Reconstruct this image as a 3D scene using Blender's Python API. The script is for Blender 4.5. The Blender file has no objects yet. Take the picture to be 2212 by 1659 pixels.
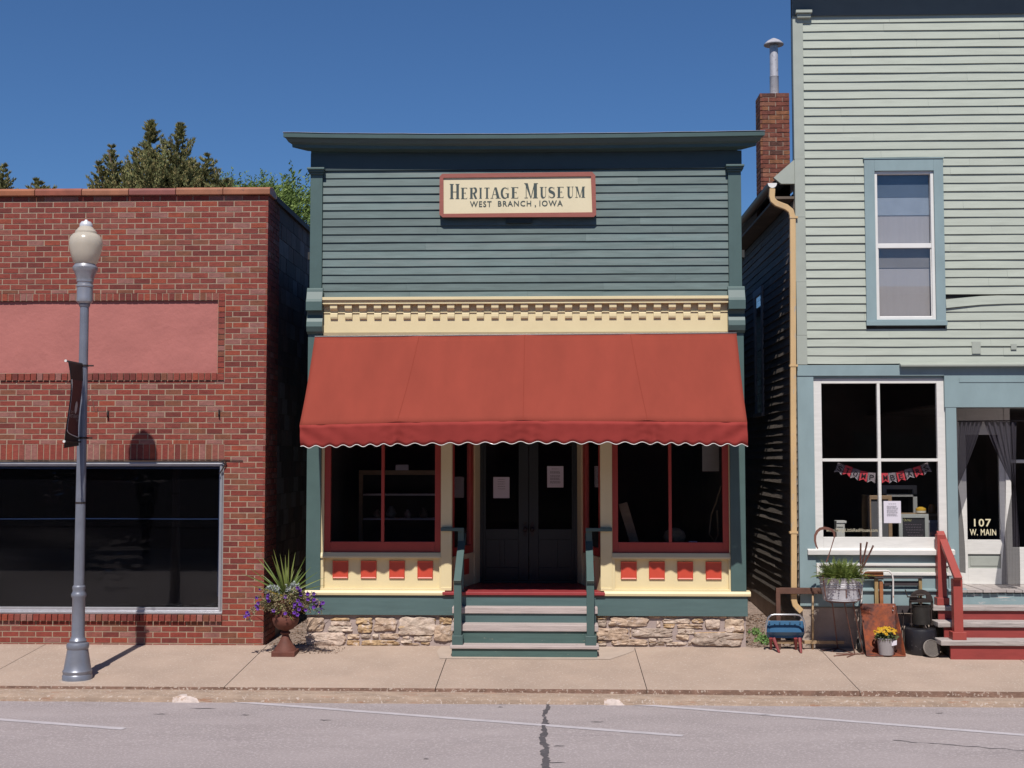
import bpy, math, random
from mathutils import Vector, Matrix, noise
R = math.radians
random.seed(7)
S = bpy.context.scene
C = S.collection

# ------------------------------------------------------------------ camera, sky, sun, exposure
F, CX, CY, HGT = 2700.0, 1106.0, 829.5, 2.3          # focal length and centre in 2212-px-wide picture units
YAW, PITCH = R(1.83), R(3.3)
cd = bpy.data.cameras.new('camera'); cam = bpy.data.objects.new('camera', cd); C.objects.link(cam)
CAM = Vector((0, -15, HGT))
cam.location = CAM; cam.rotation_euler = (R(90) + PITCH, 0, YAW)
cd.sensor_width = 36; cd.lens = 36 * F / 2212; cd.clip_start = .1; cd.clip_end = 2000
S.camera = cam
ROT = cam.rotation_euler.to_matrix()

SUN_EL, SUN_AZ = R(54), R(4.1)
w = bpy.data.worlds.new('World'); S.world = w; w.use_nodes = True
nt = w.node_tree; nt.nodes.clear()
sky = nt.nodes.new('ShaderNodeTexSky'); sky.sky_type = 'NISHITA'; sky.sun_disc = False
sky.sun_elevation = SUN_EL; sky.sun_rotation = R(180) + SUN_AZ
sky.altitude = 300; sky.air_density = 1.0; sky.dust_density = 0.0; sky.ozone_density = 4.5
bg = nt.nodes.new('ShaderNodeBackground'); bg.inputs[1].default_value = 0.062
ow = nt.nodes.new('ShaderNodeOutputWorld')
tn = nt.nodes.new('ShaderNodeMix'); tn.data_type = 'RGBA'; tn.blend_type = 'MULTIPLY'; tn.inputs[0].default_value = 1; tn.inputs[7].default_value = (.66, .93, 1.22, 1)
nt.links.new(sky.outputs[0], tn.inputs[6]); nt.links.new(tn.outputs[2], bg.inputs[0]); nt.links.new(bg.outputs[0], ow.inputs[0])
sl = bpy.data.lights.new('sun', 'SUN'); sl.energy = 5.0; sl.angle = R(.53); sl.color = (1, .95, .88)
so = bpy.data.objects.new('sun', sl); C.objects.link(so)
sd = Vector((math.sin(SUN_AZ), math.cos(SUN_AZ), -math.tan(SUN_EL)))
so.rotation_euler = sd.to_track_quat('-Z', 'Y').to_euler(); so.location = (-2, -20, 30)
S.view_settings.view_transform = 'Standard'; S.view_settings.look = 'None'
S.view_settings.exposure = 0.12; S.view_settings.gamma = 1
S.cycles.max_bounces = 8; S.cycles.diffuse_bounces = 3; S.cycles.transparent_max_bounces = 16

# ------------------------------------------------------------------ measuring helpers
def ray(px, py):
    return ROT @ Vector((px - CX, CY - py, -F))
def W(px, py, Y=0.0):
    d = ray(px, py); return CAM + d * ((Y - CAM.y) / d.y)
def WX(px, Y=0.0, py=900): return W(px, py, Y).x
def WZ(py, Y=0.0, px=1130): return W(px, py, Y).z
def G(px, py, a, b):                                   # on the plane z = a + b*Y
    d = ray(px, py); t = (a + b * CAM.y - CAM.z) / (d.z - b * d.y); return CAM + d * t
SWA, SWB = .045, .0694
def walk(px, py): return G(px, py, SWA, SWB)
def swz(Y): return SWA + SWB * min(Y, 0)
RDA, RDB = -.19 - .012 * 2.28, -.012
def road_pt(px, py): return G(px, py, RDA, RDB)
rnd = random.uniform
def z4(x, y): return (1607 + x * .2193, 1121.8 + y * .2193)
def zA(x, y): return (1625.1 + x * .1462, 1212.8 + y * .1462)
def zB(x, y): return (1819.2 + x * .1462, 1212.8 + y * .1462)
def zC(x, y): return (521.5 + x * .17547, 1152.2 + y * .17547)
def zD(x, y): return (1758.6 + x * .13707, 982.4 + y * .13707)
def z8(x, y): return (1667.6 + x * .25587, 788.3 + y * .25587)

# ------------------------------------------------------------------ mesh helpers
class MB:
    def __init__(s): s.v = []; s.f = []; s.m = []
    def add(s, vs, fs, mi=0):
        n = len(s.v); s.v += [Vector(p) for p in vs]
        s.f += [[n + i for i in f] for f in fs]; s.m += [mi] * len(fs); return s
    def box(s, x0, x1, y0, y1, z0, z1, mi=0):
        x0, x1 = min(x0, x1), max(x0, x1); y0, y1 = min(y0, y1), max(y0, y1); z0, z1 = min(z0, z1), max(z0, z1)
        return s.add([(x0, y0, z0), (x1, y0, z0), (x1, y1, z0), (x0, y1, z0), (x0, y0, z1), (x1, y0, z1), (x1, y1, z1), (x0, y1, z1)],
                     [(0, 3, 2, 1), (4, 5, 6, 7), (0, 1, 5, 4), (1, 2, 6, 5), (2, 3, 7, 6), (3, 0, 4, 7)], mi)
    def hexa(s, p, mi=0):                                # 8 points, bottom 4 then top 4
        return s.add(p, [(0, 3, 2, 1), (4, 5, 6, 7), (0, 1, 5, 4), (1, 2, 6, 5), (2, 3, 7, 6), (3, 0, 4, 7)], mi)
    def quad(s, *p, mi=0): return s.add(p, [tuple(range(len(p)))], mi)
    def prism(s, pts, ax, a, b, mi=0):                   # pts: 2D loop; ax 'y': (x,z) along y; 'x': (y,z) along x; 'z': (x,y)
        n = len(pts)
        def P(q, t):
            return (q[0], t, q[1]) if ax == 'y' else (t, q[0], q[1]) if ax == 'x' else (q[0], q[1], t)
        vs = [P(q, a) for q in pts] + [P(q, b) for q in pts]
        fs = [tuple(range(n))[::-1], tuple(range(n, 2 * n))] + [(i, (i + 1) % n, n + (i + 1) % n, n + i) for i in range(n)]
        return s.add(vs, fs, mi)
    def bar(s, p, q, wd, ht, up=(0, 0, 1), mi=0):        # rectangular bar between two points
        p, q = Vector(p), Vector(q); d = (q - p).normalized(); u = Vector(up)
        if abs(d.dot(u)) > .99: u = Vector((0, 1, 0))
        a = d.cross(u).normalized() * wd / 2; b = a.cross(d).normalized() * ht / 2
        return s.hexa([p - a - b, p + a - b, q + a - b, q - a - b, p - a + b, p + a + b, q + a + b, q - a + b], mi)
    def tube(s, pts, r, n=8, mi=0, cap=True):
        pts = [Vector(p) for p in pts]; k = len(pts); rr = r if isinstance(r, (list, tuple)) else [r] * k
        t0 = (pts[1] - pts[0]).normalized(); a = t0.orthogonal().normalized(); vs = []
        for i, p in enumerate(pts):
            t = (pts[min(i + 1, k - 1)] - pts[max(i - 1, 0)]).normalized()
            a = (a - t * a.dot(t)); a = a.normalized() if a.length > 1e-6 else t.orthogonal().normalized(); b = t.cross(a)
            vs += [p + (a * math.cos(2 * math.pi * j / n) + b * math.sin(2 * math.pi * j / n)) * rr[i] for j in range(n)]
        fs = [(i * n + j, i * n + (j + 1) % n, (i + 1) * n + (j + 1) % n, (i + 1) * n + j) for i in range(k - 1) for j in range(n)]
        if cap: fs += [tuple(range(n))[::-1], tuple((k - 1) * n + j for j in range(n))]
        return s.add(vs, fs, mi)
    def lathe(s, prof, cx, cy, n=24, mi=0, flute=None, sx=1, cap=True):
        vs = []
        for r, z in prof:
            for j in range(n):
                a = 2 * math.pi * j / n; q = r
                if flute and flute[0] <= z <= flute[1]: q = r * (1 - .07 * (j % 2))
                vs.append((cx + q * math.cos(a) * sx, cy + q * math.sin(a), z))
        k = len(prof)
        fs = [(i * n + j, i * n + (j + 1) % n, (i + 1) * n + (j + 1) % n, (i + 1) * n + j) for i in range(k - 1) for j in range(n)]
        if cap: fs += [tuple(range(n))[::-1], tuple((k - 1) * n + j for j in range(n))]
        return s.add(vs, fs, mi)
    def grid(s, fn, nu, nv, mi=0):
        vs = [fn(i / nu, j / nv) for j in range(nv + 1) for i in range(nu + 1)]
        fs = [(j * (nu + 1) + i, j * (nu + 1) + i + 1, (j + 1) * (nu + 1) + i + 1, (j + 1) * (nu + 1) + i) for j in range(nv) for i in range(nu)]
        return s.add(vs, fs, mi)

def topof(o):
    while o.parent: o = o.parent
    return o
def tag(o, label=None, cat=None, group=None, kind=None):
    if label: o['label'] = label
    if cat: o['category'] = cat
    if group: o['group'] = group
    if kind: o['kind'] = kind
    return o
def thing(name, label, cat, loc=(0, 0, 0), group=None):
    o = bpy.data.objects.new(name, None); C.objects.link(o); o.location = loc; o.empty_display_size = .1
    return tag(o, label, cat, group)
def mk(name, mb, mats, parent=None, loc=None, smooth=False, bevel=0, solid=0, sub=0, merge=False):
    if parent: off = Vector(topof(parent).location)
    else: off = Vector(loc or (0, 0, 0))
    me = bpy.data.meshes.new(name)
    me.from_pydata([tuple(p - off) for p in mb.v], [], mb.f)
    if not isinstance(mats, (list, tuple)): mats = [mats]
    for m_ in mats: me.materials.append(m_)
    me.polygons.foreach_set('material_index', mb.m)
    if smooth: me.polygons.foreach_set('use_smooth', [True] * len(me.polygons))
    me.update()
    o = bpy.data.objects.new(name, me); C.objects.link(o)
    if parent: o.parent = parent
    else: o.location = off
    if smooth == 'auto':
        me.set_sharp_from_angle(angle=R(35))
    if solid: md = o.modifiers.new('s', 'SOLIDIFY'); md.thickness = solid; md.offset = 0
    if bevel: md = o.modifiers.new('b', 'BEVEL'); md.width = bevel; md.segments = 2; md.limit_method = 'ANGLE'; md.harden_normals = False
    if sub: md = o.modifiers.new('u', 'SUBSURF'); md.levels = sub; md.render_levels = sub
    return o
def dupp(o, dx=0, dy=0, dz=0, parent=None):              # copy of a part (mesh shared)
    c = o.copy(); C.objects.link(c); c.parent = parent or o.parent; c.location = Vector(o.location) + Vector((dx, dy, dz)); return c

# ------------------------------------------------------------------ materials
MATS = {}
ALB = .80
def mat(name, col, rough=.6, metal=0.0, var=.12, scale=4, st=(1, 1, 1), bump=0.0, bscale=60, bst=None, isl=0.0, islramp=None,
        patch=None, pscale=8, pth=.62, pst=None, speck=None, spscale=300, spth=.7, spec=.5, trans=0.0, soft=.04, islp=0.0):
    if name in MATS: return MATS[name]
    A_ = lambda q: tuple(x * ALB for x in q)
    col = A_(col); islramp = [A_(q) for q in islramp] if islramp else None; patch = A_(patch) if patch else None; speck = A_(speck) if speck else None
    m = bpy.data.materials.new(name); m.use_nodes = True; t = m.node_tree; N = t.nodes; L = t.links
    bs = N['Principled BSDF']; bs.inputs['Roughness'].default_value = rough; bs.inputs['Metallic'].default_value = metal
    bs.inputs['Specular IOR Level'].default_value = spec
    tc = N.new('ShaderNodeTexCoord')
    def mapped(sc, stv):
        mp = N.new('ShaderNodeMapping'); mp.inputs['Scale'].default_value = [sc * q for q in stv]
        L.new(tc.outputs['Object'], mp.inputs[0]); return mp.outputs[0]
    def noi(sc, stv, det=5, ro=.6):
        n = N.new('ShaderNodeTexNoise'); n.inputs['Scale'].default_value = 1; n.inputs['Detail'].default_value = det
        n.inputs['Roughness'].default_value = ro; L.new(mapped(sc, stv), n.inputs['Vector']); return n.outputs[0]
    def mrange(x, a, b, c, d):
        r = N.new('ShaderNodeMapRange'); L.new(x, r.inputs[0])
        for i, q in enumerate((a, b, c, d)): r.inputs[i + 1].default_value = q
        return r.outputs[0]
    def mul(colr, fac):
        v = N.new('ShaderNodeVectorMath'); v.operation = 'SCALE'; L.new(colr, v.inputs[0]); L.new(fac, v.inputs['Scale']); return v.outputs[0]
    def mix(fac, a, bcol):
        x = N.new('ShaderNodeMix'); x.data_type = 'RGBA'; L.new(fac, x.inputs[0]); L.new(a, x.inputs[6]); x.inputs[7].default_value = (*bcol, 1); return x.outputs[2]
    if islramp:
        geo = N.new('ShaderNodeNewGeometry'); cr = N.new('ShaderNodeValToRGB'); cr.color_ramp.interpolation = 'CONSTANT' if len(islramp) > 4 else 'LINEAR'
        el = cr.color_ramp.elements
        while len(el) < len(islramp): el.new(1)
        for i, q in enumerate(islramp):
            el[i].position = i / len(islramp) if len(islramp) > 4 else i / max(1, len(islramp) - 1); el[i].color = (*q, 1)
        L.new(geo.outputs['Random Per Island'], cr.inputs[0]); c = cr.outputs[0]
    else:
        rgb = N.new('ShaderNodeRGB'); rgb.outputs[0].default_value = (*col, 1); c = rgb.outputs[0]
    if isl:
        geo2 = N.new('ShaderNodeNewGeometry'); c = mul(c, mrange(geo2.outputs['Random Per Island'], 0, 1, 1 - isl, 1 + isl))
    if var: c = mul(c, mrange(noi(scale, st), .25, .75, 1 - var, 1 + var))
    isf = None
    if islp:                                              # only some boards (islands) are weathered
        gi = N.new('ShaderNodeNewGeometry'); isf = mrange(gi.outputs['Random Per Island'], islp, islp + .12, 0, 1)
    if patch:
        pf = mrange(noi(pscale, pst or st, 8, .7), pth, pth + soft, 0, 1)
        if isf:
            mm = N.new('ShaderNodeMath'); mm.operation = 'MULTIPLY'; L.new(pf, mm.inputs[0]); L.new(isf, mm.inputs[1]); pf = mm.outputs[0]
        c = mix(pf, c, patch)
    if speck:
        c = mix(mrange(noi(spscale, (1, 1, 1), 2), spth, spth + .05, 0, 1), c, speck)
    L.new(c, bs.inputs['Base Color'])
    if bump:
        bn = N.new('ShaderNodeBump'); bn.inputs['Strength'].default_value = min(1, bump * 2); bn.inputs['Distance'].default_value = .01 * bump * 2
        if isf: L.new(mrange(isf, 0, 1, .05, .35), bn.inputs['Strength'])
        L.new(noi(bscale, bst or st, 4), bn.inputs['Height']); L.new(bn.outputs[0], bs.inputs['Normal'])
    if trans:
        tr = N.new('ShaderNodeBsdfTranslucent'); L.new(c, tr.inputs[0]); mx = N.new('ShaderNodeMixShader'); mx.inputs[0].default_value = trans
        L.new(bs.outputs[0], mx.inputs[1]); L.new(tr.outputs[0], mx.inputs[2]); L.new(mx.outputs[0], N['Material Output'].inputs[0])
    MATS[name] = m; return m
def glass(name='window_glass', tint=.92, ior=1.5, bump=.0):
    if name in MATS: return MATS[name]
    m = bpy.data.materials.new(name); m.use_nodes = True; t = m.node_tree; N = t.nodes; L = t.links; N.clear()
    o = N.new('ShaderNodeOutputMaterial'); mx = N.new('ShaderNodeMixShader'); fr = N.new('ShaderNodeFresnel'); ge = N.new('ShaderNodeNewGeometry'); mr = N.new('ShaderNodeMapRange'); mr.inputs[3].default_value = ior; mr.inputs[4].default_value = 1 / ior; L.new(ge.outputs['Backfacing'], mr.inputs[0]); L.new(mr.outputs[0], fr.inputs[0])
    tr = N.new('ShaderNodeBsdfTransparent'); tr.inputs[0].default_value = (tint, tint, tint, 1)
    gl = N.new('ShaderNodeBsdfGlossy'); gl.inputs['Roughness'].default_value = .02; gl.inputs[0].default_value = (1, 1, 1, 1)
    if bump:
        tc = N.new('ShaderNodeTexCoord'); n = N.new('ShaderNodeTexNoise'); n.inputs['Scale'].default_value = 2.5; L.new(tc.outputs['Object'], n.inputs[0])
        b = N.new('ShaderNodeBump'); b.inputs['Strength'].default_value = bump; b.inputs['Distance'].default_value = .01; L.new(n.outputs[0], b.inputs['Height']); L.new(b.outputs[0], gl.inputs['Normal'])
    L.new(fr.outputs[0], mx.inputs[0]); L.new(tr.outputs[0], mx.inputs[1]); L.new(gl.outputs[0], mx.inputs[2]); L.new(mx.outputs[0], o.inputs[0])
    MATS[name] = m; return m
def sheer(name, col, alpha):
    m = bpy.data.materials.new(name); m.use_nodes = True; t = m.node_tree; N = t.nodes; L = t.links; N.clear()
    o = N.new('ShaderNodeOutputMaterial'); mx = N.new('ShaderNodeMixShader'); mx.inputs[0].default_value = alpha
    tr = N.new('ShaderNodeBsdfTransparent'); df = N.new('ShaderNodeBsdfDiffuse'); df.inputs[0].default_value = (*col, 1)
    L.new(tr.outputs[0], mx.inputs[1]); L.new(df.outputs[0], mx.inputs[2]); L.new(mx.outputs[0], o.inputs[0]); return m

GRAIN = (1.2, 8, 30)
M_siding = mat('museum_siding', (.112, .163, .160), .55, var=.22, scale=3, st=(1, 4, 9), bump=.13, bscale=3.0, bst=(1, 6, 16), isl=.17, spec=.4, patch=(.165, .20, .195), pscale=1.3, pst=(1, 4, 14), pth=.48, soft=.28, islp=.4)
M_teal = mat('teal_trim_paint', (.072, .125, .120), .5, var=.10, scale=5, bump=.06, bscale=30, isl=.05)
M_tealboard = mat('teal_skirt_paint', (.088, .148, .15), .5, var=.14, scale=2, st=(1, 4, 9), bump=.12, bscale=4, bst=(1, 8, 22))
M_tealworn = mat('teal_worn_riser', (.07, .13, .12), .55, var=.15, scale=3, st=(1, 4, 9), patch=(.52, .48, .38), pscale=2.6, pst=(1.6, 4, 20), pth=.66, bump=.1, bscale=5, bst=GRAIN)
M_cream = mat('cream_paint', (.80, .67, .40), .5, var=.05, scale=3, bump=.05, bscale=25)
M_red = mat('oxide_red_paint', (.42, .05, .036), .45, var=.10, scale=6, bump=.05)
M_square = mat('bright_red_panel', (.62, .075, .042), .42, var=.06, scale=8)
M_floorred = mat('red_floor_paint', (.33, .04, .045), .5, var=.15, bump=.08)
M_door = mat('dark_green_door', (.016, .022, .022), .45, var=.1)
M_glass = glass(); M_oldglass = glass('old_window_glass', .98, 1.45, .25)
M_awn = mat('awning_canvas', (.275, .050, .032), .85, var=.09, scale=1.6, st=(2.2, 1, .5), bump=.08, bscale=350, spec=.2)
M_val = mat('valance_canvas', (.33, .045, .038), .85, var=.10, scale=3, bump=.08, bscale=350, spec=.2)
M_white = mat('white_trim', (.78, .77, .75), .55, var=.06)
M_chrome = mat('bright_metal', (.75, .75, .77), .25, metal=.9, var=.05)
M_stone = mat('limestone', (.4, .3, .2), .9, islramp=[(.56, .42, .31), (.48, .35, .26), (.60, .48, .39), (.50, .34, .19), (.42, .33, .27), (.58, .45, .37), (.52, .38, .28), (.47, .31, .17)], var=.38, scale=16, bump=.8, bscale=26, patch=(.68, .56, .50), pscale=11, pth=.55, soft=.12)
M_smort = mat('stone_mortar', (.40, .32, .30), .95, var=.12, scale=10, bump=.3, bscale=60)
M_wood = mat('weathered_tread', (.50, .42, .40), .8, var=.18, scale=3, st=(1, 6, 12), bump=.3, bscale=4, bst=(1, 12, 30), patch=(.26, .20, .18), pscale=3, pst=(2, 10, 40), pth=.62, isl=.06)
M_wood2 = mat('weathered_grey_tread', (.44, .39, .37), .85, var=.25, scale=3, st=(1, 6, 12), bump=.4, bscale=4, bst=(1, 12, 30), patch=(.17, .14, .13), pscale=2.6, pst=(1.4, 10, 34), pth=.57, soft=.1, isl=.08)
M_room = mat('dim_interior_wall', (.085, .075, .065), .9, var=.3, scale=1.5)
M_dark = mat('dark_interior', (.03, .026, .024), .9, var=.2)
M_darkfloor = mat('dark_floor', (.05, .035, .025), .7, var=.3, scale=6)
BR = [(x * .78, y * .80, z * .72) for x, y, z in [(.33, .058, .042), (.29, .047, .036), (.34, .072, .052), (.31, .075, .060), (.21, .036, .030), (.37, .070, .040), (.31, .052, .038), (.32, .092, .075), (.25, .046, .038), (.32, .06, .044), (.30, .054, .040), (.33, .13, .12), (.24, .075, .045)]]
M_brick = mat('red_brick', BR[0], .85, islramp=BR, patch=(.13, .045, .035), pscale=.8, pst=(1, 1, 1.7), pth=.62, soft=.3, var=.24, scale=16, st=(1, 1, 1.5), bump=.35, bscale=70, isl=.1)
M_mortar = mat('buff_mortar', (.40, .30, .22), .95, var=.2, scale=12, bump=.3, bscale=120)
M_oldbrick = mat('old_chimney_brick', (.3, .1, .06), .95, islramp=[(.22, .070, .042), (.16, .048, .034), (.25, .10, .05), (.20, .075, .052), (.10, .04, .03), (.27, .11, .07), (.20, .062, .042)], var=.45, scale=14, bump=.5, bscale=50)
M_pink = mat('pink_stucco', (.455, .165, .145), .85, var=.10, scale=2, bump=.45, bscale=10, spec=.3, patch=(.38, .135, .12), pscale=1.4, pst=(1, 1, 1.6), pth=.56, soft=.2)
M_tile = mat('coping_tile', (.4, .13, .06), .5, islramp=[(.33, .10, .06), (.38, .15, .08), (.28, .08, .06), (.37, .13, .06), (.30, .10, .08)], var=.25, scale=5, patch=(.16, .08, .06), pscale=6, pth=.62, soft=.1)
M_alu = mat('aluminium_frame', (.62, .62, .66), .38, metal=.75, var=.1, scale=10)
M_side = mat('side_dark_masonry', (.11, .05, .045), .9, var=.3, scale=5)
M_hsid = mat('pale_green_clapboard', (.43, .465, .40), .65, var=.09, scale=3, st=(1, 4, 9), bump=.12, bscale=4, bst=(1, 8, 24), isl=.02, patch=(.40, .43, .36), pscale=2.4, pst=(1, 6, 40), pth=.64, soft=.1)
M_htrim = mat('pale_green_trim', (.38, .41, .36), .6, var=.08)
M_blue = mat('grey_blue_paint', (.255, .345, .365), .6, var=.10, scale=4, st=(1, 1, .5), bump=.10, bscale=5, bst=(6, 8, 14), patch=(.42, .48, .48), pscale=5, pst=(1, 2, 5), pth=.70, soft=.05)
M_hwhite = mat('aged_white_paint', (.74, .72, .69), .6, var=.08, scale=6, st=(1, 4, 6), patch=(.42, .37, .32), pscale=5, pst=(1.2, 4, 14), pth=.70, bump=.15, bscale=8, bst=(1, 5, 12))
M_conc = mat('old_concrete', (.42, .34, .29), .95, var=.25, scale=4, bump=.35, bscale=25)
M_walk = mat('sidewalk_concrete', (.445, .335, .268), .9, var=.14, scale=1.3, bump=.22, bscale=110, isl=.04, patch=(.47, .38, .31), pscale=1.2, pth=.60, soft=.2, speck=(.54, .44, .37), spscale=42, spth=.60)
M_edge = mat('exposed_aggregate', (.27, .165, .125), .95, var=.4, scale=9, bump=.7, bscale=60, speck=(.62, .52, .45), spscale=36, spth=.60)
M_curb = mat('curb_concrete', (.40, .295, .225), .95, var=.28, scale=4, st=(1, 2, 2), bump=.6, bscale=40, patch=(.36, .19, .12), pscale=3, pst=(1, 4, 6), pth=.57, soft=.1, speck=(.56, .46, .40), spscale=38, spth=.60)
M_road = mat('worn_asphalt', (.365, .315, .318), .92, var=.13, scale=.9, st=(1, 2.5, 1), bump=.3, bscale=130, patch=(.27, .225, .24), pscale=.9, pst=(1, 4, 1), pth=.6, soft=.25, speck=(.47, .41, .415), spscale=44, spth=.55)
M_line = mat('road_paint', (.52, .48, .51), .8, var=.12, scale=9, patch=(.36, .31, .33), pscale=10, pst=(1, 3, 1), pth=.63, soft=.1)
M_tar = mat('tar_sealer', (.10, .09, .10), .7, var=.3, scale=20, patch=(.26, .22, .24), pscale=18, pth=.60, soft=.06)
M_gravel = mat('alley_gravel', (.30, .22, .18), .95, var=.3, scale=9, bump=.9, bscale=55, speck=(.48, .38, .33), spscale=45, spth=.60, patch=(.17, .125, .10), pscale=5, pth=.6)
M_lamp = mat('lamp_paint', (.25, .265, .32), .38, metal=.35, var=.12, scale=8, bump=.05, bscale=60)
M_globe = mat('lamp_globe', (.86, .78, .66), .22, var=.10, scale=5, bump=.12, bscale=160, trans=.45)
M_iron = mat('dark_iron', (.045, .031, .028), .6, metal=.3, var=.35, scale=14, bump=.25)
M_rust = mat('rusty_steel', (.30, .068, .022), .8, var=.5, scale=5, bump=.3, bscale=40, patch=(.10, .035, .028), pscale=3.6, pth=.45, soft=.12)
M_rustbrown = mat('brown_rust_iron', (.17, .07, .05), .8, var=.3, scale=12, bump=.2)
M_galv = mat('galvanised_steel', (.56, .545, .58), .45, metal=.2, var=.16, scale=9, patch=(.36, .34, .37), pscale=14, pth=.55, soft=.1)
M_paper = mat('notice_paper', (.72, .68, .76), .8, var=.03)
M_ink = mat('printed_ink', (.10, .09, .11), .8, var=0)

# ------------------------------------------------------------------ text
def fontmesh(txt, box, Y, depth=.004, bold=0.0, tr=None, spacing=1.0):
    """built-in face fitted into box (x0, x1, z0, z1), standing on plane Y, facing -Y"""
    cu = bpy.data.curves.new('t', 'FONT'); cu.body = txt; cu.extrude = .01; cu.offset = bold; cu.space_character = spacing; cu.resolution_u = 3
    o = bpy.data.objects.new('t', cu); C.objects.link(o); dg = bpy.context.evaluated_depsgraph_get(); dg.update()
    me = bpy.data.meshes.new_from_object(o.evaluated_get(dg))
    vs = [v.co.copy() for v in me.vertices]; fs = [tuple(p.vertices) for p in me.polygons]
    bpy.data.objects.remove(o); bpy.data.curves.remove(cu); bpy.data.meshes.remove(me)
    a = min(v.x for v in vs); b = max(v.x for v in vs); c = min(v.y for v in vs); d = max(v.y for v in vs)
    x0, x1, z0, z1 = box; out = MB(); P = []
    for v in vs:
        q = Vector((x0 + (v.x - a) / (b - a) * (x1 - x0), Y - depth / 2 * (1 if v.z > 0 else -1), z0 + (v.y - c) / (d - c) * (z1 - z0)))
        P.append(tr(q) if tr else q)
    return out.add(P, fs)
def join(*mbs):
    o = MB()
    for m in mbs: o.add(m.v, m.f)
    return o
def stroke(path, wds):                                    # ribbon polygons in 2D
    out = []
    n = len(path)
    L = []
    for i, (x, y) in enumerate(path):
        a = path[max(i - 1, 0)]; b = path[min(i + 1, n - 1)]; dx, dy = b[0] - a[0], b[1] - a[1]; l = math.hypot(dx, dy) or 1
        wd = wds[i] if isinstance(wds, list) else wds; L.append(((x - dy / l * wd / 2, y + dx / l * wd / 2), (x + dy / l * wd / 2, y - dx / l * wd / 2)))
    for i in range(n - 1): out.append([L[i][0], L[i][1], L[i + 1][1], L[i + 1][0]])
    return out
def rc(a, b, c, d): return [(a, c), (b, c), (b, d), (a, d)]
def arcp(cx, cy, rx, ry, a0, a1, n=12): return [(cx + rx * math.cos(R(a0 + (a1 - a0) * i / n)), cy + ry * math.sin(R(a0 + (a1 - a0) * i / n))) for i in range(n + 1)]
def serif_glyph(ch):
    s = .045
    if ch == 'H': return [rc(.08, .34, 0, 1), rc(.68, .94, 0, 1), rc(.34, .68, .45, .49), rc(0, .42, 0, s), rc(0, .42, 1 - s, 1), rc(.6, 1, 0, s), rc(.6, 1, 1 - s, 1)]
    if ch == 'E': return [rc(.12, .46, 0, 1), rc(0, .95, 1 - s, 1), rc(0, .95, 0, s), rc(.46, .72, .51, .55), [(.7, .43), (.76, .43), (.72, .62), (.68, .62)], [(.8, 1), (.98, 1), (.93, .86)], [(.78, 0), (.9, 0), (1, .17)]]
    if ch == 'R':
        o = [rc(.1, .4, 0, 1), rc(0, .5, 0, s), rc(0, .5, 1 - s, 1), rc(.4, .55, 1 - s, 1), rc(.4, .55, .5, .54)]
        o += stroke(arcp(.52, .755, .34, .235, 90, -90), [.05, .1, .18, .24, .27, .28, .28, .27, .25, .2, .15, .08, .05]); o += [[(.42, .52), (.68, .52), (1.0, 0), (.72, 0)]]; return o
    if ch == 'I': return [rc(.16, .86, 0, 1), rc(0, 1, 0, s), rc(0, 1, 1 - s, 1)]
    if ch == 'T': return [rc(.32, .7, 0, 1), rc(0, 1, 1 - s * 1.3, 1), rc(.18, .84, 0, s), [(0, 1), (.12, 1), (.02, .85)], [(.88, 1), (1, 1), (.98, .85)]]
    if ch == 'A': return [[(.40, 1), (.60, 1), (.90, 0), (.62, 0)], [(.40, 1), (.47, 1), (.17, 0), (.10, 0)], rc(.25, .72, .33, .37), rc(0, .28, 0, s), rc(.5, 1, 0, s)]
    if ch == 'G': return stroke(arcp(.52, .5, .40, .46, 48, 335, 22), [.05, .07, .08, .08, .09, .12, .17, .22, .25, .26, .26, .26, .26, .24, .21, .17, .13, .10, .08, .07, .07, .07, .06]) + [rc(.74, .96, .08, .46), rc(.58, 1, .43, .47), [(.82, .98), (.9, .98), (.9, .72), (.84, .8)]]
    if ch == 'M': return [[(.04, 1), (.26, 1), (.52, .0), (.46, .0)], [(.73, 1), (.80, 1), (.52, 0), (.47, 0)], rc(.12, .17, 0, .96), rc(.70, .93, 0, 1), rc(.02, .27, 0, s), rc(.62, 1, 0, s), rc(0, .2, 1 - s, 1), rc(.74, 1, 1 - s, 1)]
    if ch == 'U': return [rc(.12, .42, .3, 1), rc(.82, .89, .3, 1), rc(0, .54, 1 - s, 1), rc(.7, 1, 1 - s, 1)] + stroke(arcp(.565, .3, .29, .27, 180, 360, 12), [.30, .30, .29, .27, .22, .16, .11, .08, .07, .07, .07, .07, .07])
    if ch == 'S':
        p = arcp(.5, .74, .32, .22, 40, 210, 10) + arcp(.52, .27, .34, .24, 60, -150, 12)
        return stroke(p, [.06, .07, .07, .08, .1, .15, .2, .24, .25, .26, .27] + [.27, .28, .28, .27, .25, .2, .14, .1, .08, .07, .07, .06, .05]) + [[(.78, .98), (.86, .98), (.86, .72), (.80, .8)], [(.10, 0), (.18, 0), (.16, .2), (.1, .28)]]
    return [rc(0, 1, 0, 1)]

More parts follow.
